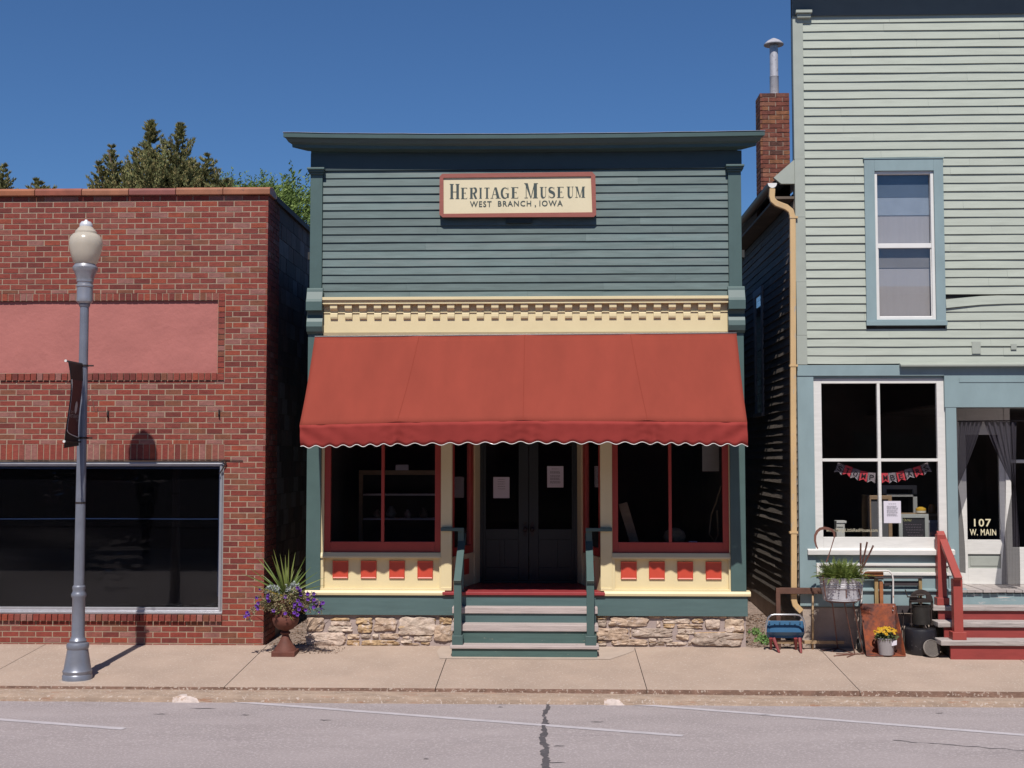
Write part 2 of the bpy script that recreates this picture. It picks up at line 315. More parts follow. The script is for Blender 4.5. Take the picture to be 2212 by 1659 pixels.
# ------------------------------------------------------------------ generic builders
def brick_field(mb, x0, x1, z0, z1, yf, holes=(), bw=.2032, bh=.0677, mj=.010, mi=0, depth=.03, off=0.0, axis='x', jit=.0018):
    r = 0; z = z1
    while z > z0 + .012:
        za, zb = max(z - bh + mj, z0), z; u = -((r % 2) * .5 + off) * bw
        k = 0
        while u < x1 - x0:
            a, b = x0 + u + (rnd(-.002, .002)), x0 + u + bw - mj
            segs = [(max(a, x0), min(b, x1))]
            for hx0, hx1, hz0, hz1 in holes:
                if zb > hz0 + .004 and za < hz1 - .004:
                    ns = []
                    for p, q in segs:
                        if q <= hx0 or p >= hx1: ns.append((p, q)); continue
                        if p < hx0: ns.append((p, hx0 - mj))
                        if q > hx1: ns.append((hx1 + mj * 0, q))
                        a_, b_ = max(p, hx0), min(q, hx1)
                        if b_ - a_ > .012 and axis == 'x':
                            if zb - hz1 > .012: mb.box(a_, b_, yf, yf + depth, hz1 + .006, zb, mi)
                            if hz0 - za > .012: mb.box(a_, b_, yf, yf + depth, za, hz0 - .006, mi)
                    segs = ns
            for p, q in segs:
                if q - p > .012:
                    j = rnd(-jit, jit); y0, y1 = yf + j, yf + depth
                    if axis == 'x': mb.box(p, q, y0, y1, za + rnd(-.001, .001), zb, mi)
                    else: mb.box(yf - j, yf - depth, p, q, za, zb, mi)
            u += bw; k += 1
        z -= bh; r += 1
def siding(mb, x0, x1, z0, z1, yb, expo, lap=.011, holes=(), joints=1.4, wob=.0012, step=.5, mi=0, backing=True):
    rows = max(1, round((z1 - z0) / expo)); e = (z1 - z0) / rows
    for r in range(rows):
        za = z0 + r * e; zb = za + e + .004
        cuts = [x0]; x = x0 + rnd(.4, 3.2) if joints else x1
        while x < x1 - .4: cuts.append(x); x += rnd(1.2, 3.4)
        cuts.append(x1)
        for a, b in zip(cuts[:-1], cuts[1:]):
            segs = [(a + .0012, b)]
            for hx0, hx1, hz0, hz1 in holes:
                if zb > hz0 and za < hz1:
                    ns = []
                    for p, q in segs:
                        if q <= hx0 or p >= hx1: ns.append((p, q)); continue
                        if p < hx0: ns.append((p, hx0))
                        if q > hx1: ns.append((hx1, q))
                    segs = ns
            for p, q in segs:
                if q - p < .01: continue
                n = max(1, int((q - p) / step)); tl = rnd(-.0015, .0015); sd_ = rnd(0, 99)
                vs = []
                for i in range(n + 1):
                    x_ = p + (q - p) * i / n; dz = wob * noise.noise((x_ * 1.3, r * 7.7, 3)) * 3; dy = wob * noise.noise((x_ * 1.1, r * 3.1, 9)) * 3
                    l = lap + tl + dy
                    vs += [(x_, yb - l, za + dz), (x_, yb + .001, za + dz), (x_, yb - .002, zb), (x_, yb - l + .0005, za + dz + .004)]
                fs = []
                for i in range(n):
                    o = i * 4; fs += [(o, o + 4, o + 7, o + 3), (o + 3, o + 7, o + 6, o + 2), (o + 1, o + 5, o + 4, o)]
                fs += [(0, 3, 2, 1), (n * 4 + 1, n * 4 + 2, n * 4 + 3, n * 4)]
                mb.add(vs, fs, mi)
def frame(mb, x0, x1, z0, z1, t, y0, y1, tb=None, tt=None, mi=0):
    tb = tb or t; tt = tt or t
    mb.box(x0, x0 + t, y0, y1, z0, z1, mi); mb.box(x1 - t, x1, y0, y1, z0, z1, mi)
    mb.box(x0 + t, x1 - t, y0, y1, z0, z0 + tb, mi); mb.box(x0 + t, x1 - t, y0, y1, z1 - tt, z1, mi)

# ================================================================== THE SETTING
g = MB()
prof = [(-250, -.34), (-13, -.34), (-12.9, -.22), (-2.2, -.22 - .03), (-1.99, -.24), (-1.9, -.22), (-.02, -.10), (0.0, .028), (3, .14), (12, .34), (60, .6), (400, .6)]
xs = [-400, -60, -12, -3.6, -2.8, 2.2, 3.0, 12, 60, 400]
vs = [(x, y, z) for y, z in prof for x in xs]; nx = len(xs)
g.add(vs, [(j * nx + i, j * nx + i + 1, (j + 1) * nx + i + 1, (j + 1) * nx + i) for j in range(len(prof) - 1) for i in range(nx - 1)])
tag(mk('ground', g, M_gravel), kind='structure')
# road
g = MB(); yr0, yr1 = -12.4, -2.27
g.grid(lambda u, v: (-60 + 120 * u, yr0 + (yr1 - yr0) * v, RDA + RDB * max(yr0 + (yr1 - yr0) * v, -7.3) if yr0 + (yr1 - yr0) * v > -7.3 else RDA + RDB * -7.3 - .012 * (-7.3 - (yr0 + (yr1 - yr0) * v))), 40, 20)
tag(mk('road', g, M_road), kind='structure')
# far side of the street
g = MB(); g.box(-60, 60, -17, -12.4, -.3, -.08); tag(mk('far_sidewalk', g, M_walk), kind='structure')
# sidewalk slabs
jx = [W(p, 1396).x for p in (-1700, -1300, -850, -390, 100, 578, 974, 1370, 1768, 2164, 2570, 2980, 3400)]
g = MB(); YW = -1.98
def slab(x0, x1):
    n = 10; fr = []
    for i in range(n + 1):
        x = x0 + (x1 - x0) * i / n; fr.append((x, YW + .012 * noise.noise((x * 4, 0, 0))))
    e0 = x0 + .004; e1 = x1 - .004; zf = swz(YW)
    vs = [(min(max(x, e0), e1), y, zf) for x, y in fr] + [(min(max(x, e0), e1), .0, swz(0)) for x, y in fr]
    vs += [(p[0], p[1] + (.002 if i <= n else 0), p[2] - .1) for i, p in enumerate(vs)]
    m = n + 1; fs = [tuple([i, i + 1, m + i + 1, m + i]) for i in range(n)]
    fs += [(2 * m + i + 1, 2 * m + i, 3 * m + i, 3 * m + i + 1) for i in range(n)]
    fs += [(m - 1, 3 * m - 1, 4 * m - 1, 2 * m - 1), (0, m, 3 * m, 2 * m)]
    g.add(vs, fs, 0)
    g.add([(v[0], v[1] - .0015, v[2] + .0005 if k < m else v[2]) for k, v in enumerate(vs[:m] + vs[2 * m:3 * m])], [(i, m + i, m + i + 1, i + 1) for i in range(n)], 1)
for a, b in zip(jx[:-1], jx[1:]): slab(a, b)
tag(mk('sidewalk', g, [M_walk, M_edge]), kind='structure')
# pale patch of newer concrete round the steps and a repaired patch at the right
g = MB()
def flat(pts, mi=0, dz=.004):
    g.add([(p[0], p[1], swz(p[1]) + dz) for p in pts], [tuple(range(len(pts)))], mi)
M_pad = mat('new_concrete', (.485, .385, .32), .9, var=.1, scale=5, bump=.2, bscale=90)
flat([(WX(955), -.03), (WX(950), -.30), (WX(962), -.66), (WX(1310), -.66), (WX(1345), -.40), (WX(1365), -.22), (WX(1368), -.03)][::-1][::-1])
p0 = [walk(1895, 1432), walk(2060, 1424), walk(2150, 1462), walk(1930, 1470)]
tag(mk('sidewalk_patch', g, M_pad), kind='structure')
# curb
g = MB(); n = 160
pr = []
for i in range(n + 1):
    x = -30 + 60 * i / n; a = .02 * noise.noise((x * 1.7, 1, 0)) + .008 * noise.noise((x * 9, 2, 0))
    pr.append([(x, YW + .01, -.120 - .032 * min(1, max(0, (x + 3) / 7))), (x, -2.245 + a, -.136), (x, -2.275 + a, -.150), (x, -2.30 + a * .6, -.24)])
g.add([p for r_ in pr for p in r_], [(i * 4 + j, i * 4 + j + 1, (i + 1) * 4 + j + 1, (i + 1) * 4 + j) for i in range(n) for j in range(3)][::1])
o = tag(mk('curb', g, M_curb, smooth='auto'), kind='structure')
# painted lines, tar seam, blobs of kerb paint
def ribbon(name, pts, wd, m, plane=road_pt, dz=.004, seed=0, rough=.0):
    P = [plane(*p) for p in pts]; g = MB(); L_, R_ = [], []
    for i, p in enumerate(P):
        t = (P[min(i + 1, len(P) - 1)] - P[max(i - 1, 0)]); t.z = 0; t.normalize(); nrm = Vector((-t.y, t.x, 0))
        ww = (wd[i] if isinstance(wd, list) else wd) / 2
        L_.append(p + nrm * (ww + rough * rnd(-1, 1)) + Vector((0, 0, dz))); R_.append(p - nrm * (ww + rough * rnd(-1, 1)) + Vector((0, 0, dz)))
    k = len(P); g.add(L_ + R_, [(i, k + i, k + i + 1, i + 1) for i in range(k - 1)])
    for f in g.f: f.reverse()
    return tag(mk(name, g, m), kind='structure')
def lerp2(a, b, n): return [(a[0] + (b[0] - a[0]) * i / n, a[1] + (b[1] - a[1]) * i / n) for i in range(n + 1)]
def fix_up(o):
    me = o.data
    if me.polygons and sum(p.normal.z for p in me.polygons) < 0: me.flip_normals()
for a, b, wd in (((430, 1510.5), (1475, 1590), .085), ((-420, 1523), (268, 1575), .085), ((1338, 1519), (2900, 1643), .085)):
    fix_up(ribbon('parking_line', lerp2(a, b, 40), wd, M_line, rough=.004))
tar = []; random.seed(77)
for i in range(120):
    t = i / 119; y = 1519 + t * 330; x = 1186 - 24 * t - 7 * math.sin(t * 9) + 9 * noise.noise((i * .16, 4, 0)) + 3 * noise.noise((i * .6, 8, 0)); tar.append((x, y))
fix_up(ribbon('tar_seam', tar, [.030 + .05 * min(1, i / 60) * (.5 + abs(noise.noise((i * .22, 7, 1)))) + .05 * max(0, noise.noise((i * .7, 2, 5))) for i in range(120)], M_tar, rough=.012))
for (x_, y_, l_) in ((1060, 1521, 36), (1075, 1528, 12), (1195, 1612, 26), (1175, 1648, 46), (1275, 1560, 30), (330, 1543, 30), (520, 1545, 20), (690, 1556, 26), (410, 1531, 60), (1640, 1545, 24), (2020, 1541, 18), (915, 1640, 12)):
    fix_up(ribbon('surface_crack', [(x_ + l_ * k / 8, y_ + 1.3 * noise.noise((k * .5 + x_, 1, 1))) for k in range(9)], [.004 + .014 * math.sin(math.pi * k / 8) for k in range(9)], M_tar, rough=.002))
fix_up(ribbon('hairline_crack', [(1930 + 14 * i, 1600 + i * 1.1 + 2 * noise.noise((i * .5, 3, 3))) for i in range(24)], .012, M_tar, rough=.004))
CP = [(-2.02, -.127), (-2.245, -.136), (-2.275, -.150), (-2.318, -.235)]
def curbpt(x, t):
    t = max(0, min(.999, t)) * 3; i = int(t); f = t - i; return Vector((x, CP[i][0] * (1 - f) + CP[i + 1][0] * f - .005, CP[i][1] * (1 - f) + CP[i + 1][1] * f + .006))
def blob(px, py, wm, t0):
    cx_ = G(px, py, -.14, 0).x; g = MB(); n_ = 26
    for i in range(n_):
        def ext(k):
            u = k / n_; e = math.sin(math.pi * min(max(u, .02), .98) ** .55) ** .7; e = max(e, 0) * (1 - .55 * max(0, u - .45)); return max(t0, .97 - (.97 - t0) * e * (1 + .5 * noise.noise((u * 5, px, 0)))), .97
        xa_, xb_ = cx_ + wm * (i / n_ - .5), cx_ + wm * ((i + 1) / n_ - .5)
        for j in range(6):
            qa, qb = ext(i), ext(i + 1); f0, f1_ = j / 6, (j + 1) / 6
            g.quad(curbpt(xa_, qa[1] + (qa[0] - qa[1]) * f0), curbpt(xb_, qb[1] + (qb[0] - qb[1]) * f0), curbpt(xb_, qb[1] + (qb[0] - qb[1]) * f1_), curbpt(xa_, qa[1] + (qa[0] - qa[1]) * f1_))
    tag(mk('kerb_paint', g, mat('kerb_white_paint', (.62, .52, .48), .8, var=.25, scale=14, patch=(.42, .29, .21), pscale=16, pth=.54, soft=.1, bump=.4, bscale=60)), kind='structure')
blob(414, 1500, .30, .22); blob(1328, 1510, .22, .38)
# gravel strip lighter stones + leaf litter
g = MB(); M_litter = mat('leaf_litter', (.2, .12, .07), .9, islramp=[(.30, .20, .14), (.12, .08, .06), (.36, .28, .22), (.18, .10, .06), (.25, .14, .08)], var=.1)
random.seed(3)
def chips(x0, x1, y0, y1, n, s0, s1):
    for _ in range(n):
        x, y = rnd(x0, x1), rnd(y0, y1); z = (swz(y) + .002) if y < 0 else (.0 + y * .037 + .030); s = rnd(s0, s1); a = rnd(0, 6.3); c, d = math.cos(a) * s, math.sin(a) * s
        g.add([(x - c, y - d, z), (x + d * .6, y - c * .6, z + rnd(.002, s * .5)), (x + c, y + d, z + .002), (x - d * .6, y + c * .6, z + rnd(.002, s * .6))], [(0, 1, 2, 3)])
chips(-3.4, -2.95, -.05, 2.2, 700, .006, .02); chips(-3.3, -2.45, -.45, -.03, 330, .005, .016); chips(2.32, 2.93, -.02, 2.5, 1200, .006, .022)
tag(mk('leaf_litter', g, M_litter), 'dry leaf bits and gravel scattered in the gaps between the buildings', 'leaf litter', kind='stuff')

# ================================================================== BRICK BUILDING (left)
BX = (W(582, 408).x + W(568, 1405).x) / 2; BY = -.02
BZ = W(300, 425).z
bb = thing('brick_building', 'low red brick commercial building with a pink stucco panel and blacked-out shop window', 'building', (-6, 0, 0))
wx1 = WX(482, BY, 1150); wz0, wz1 = W(300, 1325).z, W(300, 997).z; wx0 = -9.4
px1 = WX(470, BY, 720); pz0, pz1 = W(300, 806).z, W(300, 650).z; px0 = -9.4
BDR = .095
g = MB(); zt = BZ
solz = .215
holes = [(wx0 - BDR, wx1 + .002, wz0 - .092, wz1 + solz - .006), (px0 - BDR, px1 + BDR, pz0 - BDR + .004, pz1 + BDR - .006)]
random.seed(11)
brick_field(g, -10.2, BX, -.06, zt, BY, holes, off=.32, mj=.0125)
# mortar backing with openings
def holed(mb, x0, x1, z0, z1, y0, y1, hs, mi):
    cx = sorted(set([x0, x1] + [h[0] for h in hs] + [h[1] for h in hs])); cz = sorted(set([z0, z1] + [h[2] for h in hs] + [h[3] for h in hs]))
    cx = [c for c in cx if x0 <= c <= x1]; cz = [c for c in cz if z0 <= c <= z1]
    for a, b in zip(cx[:-1], cx[1:]):
        for c, d in zip(cz[:-1], cz[1:]):
            mx_, mz_ = (a + b) / 2, (c + d) / 2
            if not any(h[0] < mx_ < h[1] and h[2] < mz_ < h[3] for h in hs):
                mb.quad((a, y0, c), (b, y0, c), (b, y0, d), (a, y0, d), mi=mi)
mo = .0035
holed(g, -10.2, BX - .004, -.06, zt, BY + mo, BY + .3, [(wx0, wx1, wz0, wz1), (px0, px1, pz0, pz1)], 1)
g.box(BX - .03, BX - .004, BY + mo + .001, BY + .1, -.06, zt, 1)
mk('wall', g, [M_brick, M_mortar], bb)
# borders
g = MB(); x = px1 + .0
def upright(mb, x0, x1, z0, z1, y0, step=.0762, mj=.010, dp=.03):
    x = x1
    while x > x0: mb.box(x - step + mj, x, y0 + rnd(-.002, .002), y0 + dp, z0, z1 + rnd(-.002, .002)); x -= step
random.seed(5)
upright(g, px0, px1, pz1 + .005, pz1 + BDR - .008, BY - .004); upright(g, px0, px1, pz0 - BDR + .008, pz0 - .004, BY - .018, dp=.045)
z = pz0 - .0
while z < pz1: g.box(px1 + .006, px1 + BDR - .008, BY - .004 + rnd(-.002, .002), BY + .03, z, z + .0577); z += .0677
g.box(px1 + .006, px1 + BDR - .008, BY - .004, BY + .03, pz1 + .006, pz1 + BDR - .008); g.box(px1 + .006, px1 + BDR - .008, BY - .016, BY + .03, pz0 - BDR + .008, pz0 - .01)
mk('panel_border', g, M_brick, bb)
g = MB(); g.grid(lambda u, v: (px0 + (px1 - px0) * u, BY + .028 + .004 * noise.noise((u * 9, v * 3, 0)), pz0 + (pz1 - pz0) * v), 60, 14)
mk('stucco_panel', g, M_pink, bb, smooth=True)
g = MB(); upright(g, wx0, wx1 - .002, wz1 + .012, wz1 + solz - .008, BY - .001); mk('window_lintel', g, M_brick, bb)
g = MB(); random.seed(9)
x = wx1 + .0
while x > wx0:
    g.hexa([(x - .066, BY - .035, wz0 - .085), (x, BY - .035, wz0 - .085), (x, BY + .1, wz0 - .085), (x - .066, BY + .1, wz0 - .085), (x - .066, BY - .035 + rnd(-.002, .002), wz0 - .012), (x, BY - .035, wz0 - .012), (x, BY + .1, wz0 + .0), (x - .066, BY + .1, wz0 + .0)]); x -= .0762
mk('window_sill', g, M_brick, bb)
# shop window
g = MB(); ft = .055
frame(g, wx0, wx1, wz0, wz1, ft, BY + .02, BY + .10, tb=.07, tt=.055); frame(g, wx0 + .02, wx1 - .02, wz0 + .022, wz1 - .018, .016, BY + .005, BY + .02)
g.box(wx0, wx1, BY - .012, BY + .03, wz0 - .004, wz0 + .022)
wf = mk('window_frame', g, M_alu, bb, bevel=.003)
g = MB(); g.box(wx0 + ft, wx1 - ft, BY + .05, BY + .056, wz0 + .07, wz1 - .055); mk('pane', g, glass('dull_glass', .9, 1.3), wf)
M_plastic = mat('black_plastic_sheet', (.003, .003, .004), .12, var=0, spec=.28)
def pl(u, v):
    x = wx0 + .03 + (wx1 - wx0 - .06) * u; z = wz0 + .02 + (wz1 - wz0 - .04) * v
    m1 = max(0, noise.noise((x * 1.1, z * 1.6, 21)) - .08) * 3; d = .014 * noise.noise((x * .7, z * 1.6, 1)) + .010 * m1 * noise.noise((x * 4, z * 16, 5)) + .016 * m1 * abs(noise.noise((x * 9, z * 11, 8)))
    return (x, BY + .14 + d, z)
g = MB(); g.grid(pl, 260, 110); mk('plastic_sheet', g, M_plastic, bb, smooth=True)
M_btape = mat('blue_tape', (.007, .028, .095), .5, var=.1)
g = MB(); zt_ = W(300, 1121).z
g.grid(lambda u, v: (wx0 + .06 + (wx1 - wx0 - .12) * u, BY + .062, wz1 - .058 - (.032 + .012 * noise.noise((u * 9, 0, 0))) * v), 60, 1)
g.grid(lambda u, v: (wx0 + .06 + (wx1 - wx0 - .12) * u, BY + .062, zt_ + .012 * noise.noise((u * 3, 3, 0)) + .013 * (v - .5)), 60, 1)
g.box(wx1 - .075, wx1 - .058, BY + .061, BY + .063, wz0 + .2, wz1 - .06)
mk('masking_tape', g, M_btape, bb)
g = MB(); g.box(px0, -9.4, BY + .02, BY + .2, 0, BZ)
# coping tiles
g = MB(); x = BX + .03; seg = .58; random.seed(2)
zc = BZ + .02
while x > -10.2:
    x2 = x - seg; dz = rnd(-.003, .003)
    g.prism([(BY - .05, zc - .012), (BY - .055, zc + .05 + dz), (BY - .03, zc + .075 + dz), (BY + .12, zc + .105), (BY + .30, zc + .07), (BY + .30, zc - .012)], 'x', x2 + .006, x)
    x = x2
mk('coping', g, M_tile, bb, bevel=.006)
# side wall (hollow tile) and body
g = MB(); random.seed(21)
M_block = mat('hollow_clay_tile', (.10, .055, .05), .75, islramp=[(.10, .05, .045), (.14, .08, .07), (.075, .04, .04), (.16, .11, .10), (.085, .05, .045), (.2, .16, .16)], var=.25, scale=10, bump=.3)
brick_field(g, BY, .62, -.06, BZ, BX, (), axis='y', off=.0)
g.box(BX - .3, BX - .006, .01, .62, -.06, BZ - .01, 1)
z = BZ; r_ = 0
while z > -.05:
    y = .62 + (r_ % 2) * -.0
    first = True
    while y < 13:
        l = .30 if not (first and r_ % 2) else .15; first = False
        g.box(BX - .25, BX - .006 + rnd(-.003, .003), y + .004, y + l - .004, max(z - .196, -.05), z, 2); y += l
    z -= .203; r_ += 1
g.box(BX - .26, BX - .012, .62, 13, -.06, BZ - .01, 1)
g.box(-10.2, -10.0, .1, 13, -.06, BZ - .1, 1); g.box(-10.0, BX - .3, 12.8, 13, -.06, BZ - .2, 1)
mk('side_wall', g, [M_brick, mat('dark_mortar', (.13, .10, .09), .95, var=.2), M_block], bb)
g = MB(); g.box(BX - .3, BX + .03, .32, 13, BZ + .0, BZ + .07); mk('side_coping', g, mat('dark_coping', (.06, .045, .045), .7), bb)
g = MB(); g.box(-10.0, BX - .3, .3, 12.8, BZ - .5, BZ - .45); mk('roof', g, mat('tar_roof', (.04, .04, .04), .9), bb)
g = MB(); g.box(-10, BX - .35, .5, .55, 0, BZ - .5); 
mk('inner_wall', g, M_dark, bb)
# iron hooks and bits of conduit
for hx, hy in ((234, 895), (474, 893)):
    p = W(hx, hy, BY); g = MB(); g.box(p.x - .01, p.x + .01, BY - .02, BY + .01, p.z - .04, p.z + .045)
    g.tube([(p.x, BY - .015, p.z + .03), (p.x, BY - .045, p.z + .015), (p.x + .005, BY - .05, p.z - .01), (p.x, BY - .03, p.z - .035), (p.x, BY - .01, p.z - .02)], .006, 6)
    mk('wall_hook', g, M_iron, bb)
g = MB(); p = W(486, 995, BY); g.tube([(p.x - .05, BY - .02, p.z - .02), (p.x, BY - .03, p.z + .01), (p.x + .02, BY - .02, p.z - .03), (p.x - .06, BY - .02, p.z - .16)], .009, 6); g.tube([(-9, BY - .012, wz1 + .012), (p.x, BY - .012, p.z + .01), (p.x + .22, BY - .01, p.z + .0)], .005, 6)
mk('wire', g, M_iron, bb)

# ================================================================== MUSEUM (centre)
mus = thing('wooden_storefront', 'teal clapboard false-front shop with a cream bracketed band and recessed double doors', 'building', (-.29, 0, 0))
XL, XR = WX(665.5), WX(1607)
PL1, PR0 = WX(696), WX(1574.5)
ZF = .69                                                  # shop floor
ztop = 6.02; zfri = W(1130, 367).z; zsid0 = W(1130, 643).z
g = MB(); random.seed(4)
siding(g, PL1 - .01, PR0 + .01, zsid0 - .01, zfri + .01, -.006, .0995, lap=.0185, wob=.0010, step=.45)
sid = mk('siding', g, M_siding, mus)
# body behind the false front
g = MB(); g.box(XL + .02, XR - .02, .0, .14, 3.55, ztop - .03); g.box(XL + .02, XL + .14, .14, 9, 0, 4.7); g.box(XR - .14, XR - .02, .14, 9, 0, 4.7); g.box(XL + .14, XR - .14, 8.88, 9, 0, 4.7)
mk('wall', g, M_teal, mus)
g = MB(); g.box(XL - .05, XR + .05, .145, 9.2, 4.71, 4.8); mk('roof', g, mat('tar_roof', (.04, .04, .04), .9), mus)
# frieze and cornice
g = MB(); g.box(XL + .01, XR - .0, -.035, .0, zfri, 5.98); mk('frieze', g, mat('frieze_shadow_dark', (.038, .062, .066), .5, var=.1), mus)  # shadow under the cornice deepened in the frieze colour itself
cl, crr = W(612, 290, -.27).x, W(1652, 283, -.27).x
zc = W(1130, 290, -.27).z
def sag(x): return .02 * ((x - .0) / 3.0) ** 2 if x > 0 else .004 * x * x
profC = [(-.27, 0.0), (-.27, -.05), (-.245, -.062), (-.22, -.10), (-.185, -.12), (-.18, -.155), (-.03, -.165), (-.03, .012)]
g = MB(); nn = 14
for i in range(nn):
    pass
vs = []; k = len(profC)
for i in range(nn + 1):
    x = cl + (crr - cl) * i / nn
    for (y, dz) in profC:
        e = (.27 + y) / .27                               # ends taper inwards lower down, a returned crown
        xx = x
        if i == 0: xx = x + max(0, e) * .28
        if i == nn: xx = x - max(0, e) * .28
        vs.append((xx, y, zc + sag(x) + dz))
fs = [(i * k + j, (i + 1) * k + j, (i + 1) * k + (j + 1) % k, i * k + (j + 1) % k) for i in range(nn) for j in range(k)]
fs += [tuple(range(k)), tuple(nn * k + j for j in range(k))[::-1]]
g.add(vs, fs)
g.box(cl + .29, crr - .29, -.03, .2, zc - .16, zc + .0)
corn = mk('cornice', g, mat('cornice_paint', (.052, .098, .095), .5, var=.15, scale=3, st=(1, 3, 5)), mus)
g = MB(); g.grid(lambda u, v: (cl - .005 + (crr - cl + .01) * u, -.278 + .46 * v, zc + sag(cl + (crr - cl) * u) + .008 + .004 * noise.noise((u * 14, v, 0)) - .02 * (v > .99)), 40, 2); mk('cornice_flashing', g, M_alu, corn, solid=.004)
# pilasters
def pilaster(xa, xb, name='pilaster'):
    g = MB(); yf = -.05
    g.box(xa + .012, xb - .012, yf, .02, W(1130, 622).z - .0, zfri + .03)
    g.box(xa, xb, yf + .0, .1, ZF - .02, W(1130, 722).z)
    p = mk(name, g, M_teal, mus, bevel=.003)
    g = MB(); zc_ = W(1130, 376).z                         # capital
    g.box(xa - .0, xb + .0, -.075, -.05, zc_ + .0, zc_ + .025); g.box(xa - .012, xb + .012, -.10, .03, zc_ + .025, zc_ + .05); g.box(xa - .02, xb + .02, -.12, .03, zc_ + .05, zc_ + .075)
    mk('capital', g, M_teal, p, bevel=.004)
    g = MB(); z1, z2, z3, z4_, z5 = [W(1130, q).z for q in (622, 640, 672, 690, 722)]
    yy = -.05
    pr = [(yy, z1 + .0), (yy - .03, z1 + .0), (yy - .045, z1 - .02), (yy - .05, z1 - .05), (yy - .085, z2 - .04), (yy - .105, z2 - .07), (yy - .105, z3), (yy - .03, z3 - .005), (yy - .02, z3 - .05), (yy - .06, z4_ - .03), (yy - .07, z5 + .09), (yy - .045, z5 + .03), (yy, z5)]
    g.prism([(a, b) for a, b in pr], 'x', xa - .01, xb + .012)
    mk('scroll_bracket', g, M_teal, p, bevel=.003)
    return p
pilaster(XL, PL1); pilaster(PR0, XR)
# cream band with brackets
cb0, cb1 = W(1130, 718).z, W(1130, 643).z; cL, cR = WX(698), WX(1573)
g = MB(); g.box(cL, cR, -.03, .0, cb0, cb1 - .02); 
zrow1, zrow0 = W(1130, 658).z, W(1130, 676).z
g.box(cL, cR, -.042, -.03, zrow0 - .0, zrow0 + .012)
g.box(cL, cR, -.125, -.0, cb1 - .035, cb1 + .0); g.box(cL, cR, -.112, -.03, cb1 - .05, cb1 - .035); g.box(cL, cR, -.104, -.03, zrow1 + .002, zrow1 + .016)
g.box(cL, cR, -.10, -.03, zrow1 + .016, cb1 - .05)
band = mk('cream_band', g, M_cream, mus, bevel=.002)
g = MB(); b0 = WX(713.5); bwid = WX(729) - b0; zz0 = W(1130, 689.5).z
g.prism([(-.03, zrow1), (-.088, zrow1), (-.088, zrow1 - .045), (-.08, zrow1 - .058), (-.052, zrow1 - .072), (-.045, zrow1 - .095), (-.056, zrow1 - .108), (-.058, zz0 + .03), (-.052, zz0 + .008), (-.042, zz0), (-.03, zz0)], 'x', b0, b0 + bwid)
br0 = mk('bracket', g, M_cream, band, bevel=.0015)
for i in range(1, 27): dupp(br0, dx=(WX(1541) - WX(713.5)) * i / 26)
g = MB(); g.box(cL, cR, -.045, .0, cb0 - .035, cb0 - .002); mk('band_shade_strip', g, mat('painted_shade_cream', (.42, .33, .2), .6), mus)  # shade above the awning painted in as a darker cream strip
# skirt board, ledge, foundation
zs1, zs0 = WZ(1286), WZ(1329)
sx0, sx1 = WX(661.5, py=1300), WX(1614, py=1300)
stepL, stepR = WX(985, py=1300), WX(1286, py=1300)
g = MB(); g.box(sx0, sx1, -.045, .06, zs0, zs1 - .0); mk('skirt_board', g, M_tealboard, mus, bevel=.004)
zl1 = WZ(1275.5); 
for a, b in ((WX(664), WX(963)), (WX(1303), WX(1616))):
    g = MB(); g.prism([(.06, zs1 + .002), (-.07, zs1 + .002), (-.075, zs1 + .03), (-.06, zl1), (.06, zl1 + .006)], 'x', a, b); mk('ledge', g, M_cream, mus, bevel=.003)
g = MB(); g.box(sx0 + .01, sx1 - .02, .0, .2, -.1, zs0 + .01, 1); random.seed(8)
def stone(ax, az, bx, bz, seed):
    cx_, cz_ = (ax + bx) / 2, (az + bz) / 2; hw, hh = abs(bx - ax) / 2, abs(bz - az) / 2; nr, na = 5, 36; vs = []
    dep = min(.035, .012 + .25 * min(hw, hh))
    for i in range(nr + 1):
        t = i / nr
        for j in range(na):
            a = 2 * math.pi * j / na; ca, sa = math.cos(a), math.sin(a); q = 1 / max((abs(ca) ** 9 + abs(sa) ** 9) ** (1 / 9), .01)
            q *= 1 + .16 * noise.noise((ca * 1.8 + seed, sa * 1.8, seed * .3)) + .05 * noise.noise((ca * 6 + seed, sa * 6, seed)) - .02
            rr = (1, .99, .93, .65, .35, .02)[i]; x = cx_ + hw * ca * q * rr; z = cz_ + hh * sa * q * rr
            y = (.01, -.4 * dep, -.8 * dep, -dep, -dep, -dep)[i] + (.020 * noise.noise((x * 12, z * 18, seed)) if i > 1 else 0) - (.014 * noise.noise((x * 34, z * 44, seed)) if i > 1 else 0)
            vs.append((x, y, z))
    fs = [(i * na + j, i * na + (j + 1) % na, (i + 1) * na + (j + 1) % na, (i + 1) * na + j) for i in range(nr) for j in range(na)] + [tuple(nr * na + j for j in range(na))]
    g.add(vs, fs, 0)
st1 = [(255, 965, 430, 1100), (495, 968, 685, 998), (492, 1003, 695, 1048), (470, 1053, 703, 1105), (735, 965, 905, 1030), (755, 1035, 900, 1115), (920, 965, 1145, 1100), (1160, 955, 1530, 1145), (1560, 962, 1690, 1032), (1510, 1040, 1690, 1200), (255, 1112, 645, 1245), (655, 1128, 780, 1180), (655, 1190, 780, 1243), (790, 1130, 890, 1172), (905, 1125, 965, 1172), (975, 1125, 1168, 1180), (790, 1186, 1165, 1243), (1200, 1150, 1270, 1175), (1180, 1182, 1295, 1218), (1310, 1150, 1488, 1200), (1380, 1212, 1470, 1232), (1200, 1222, 1370, 1240), (1700, 960, 1900, 1100), (1700, 1110, 2000, 1240)]
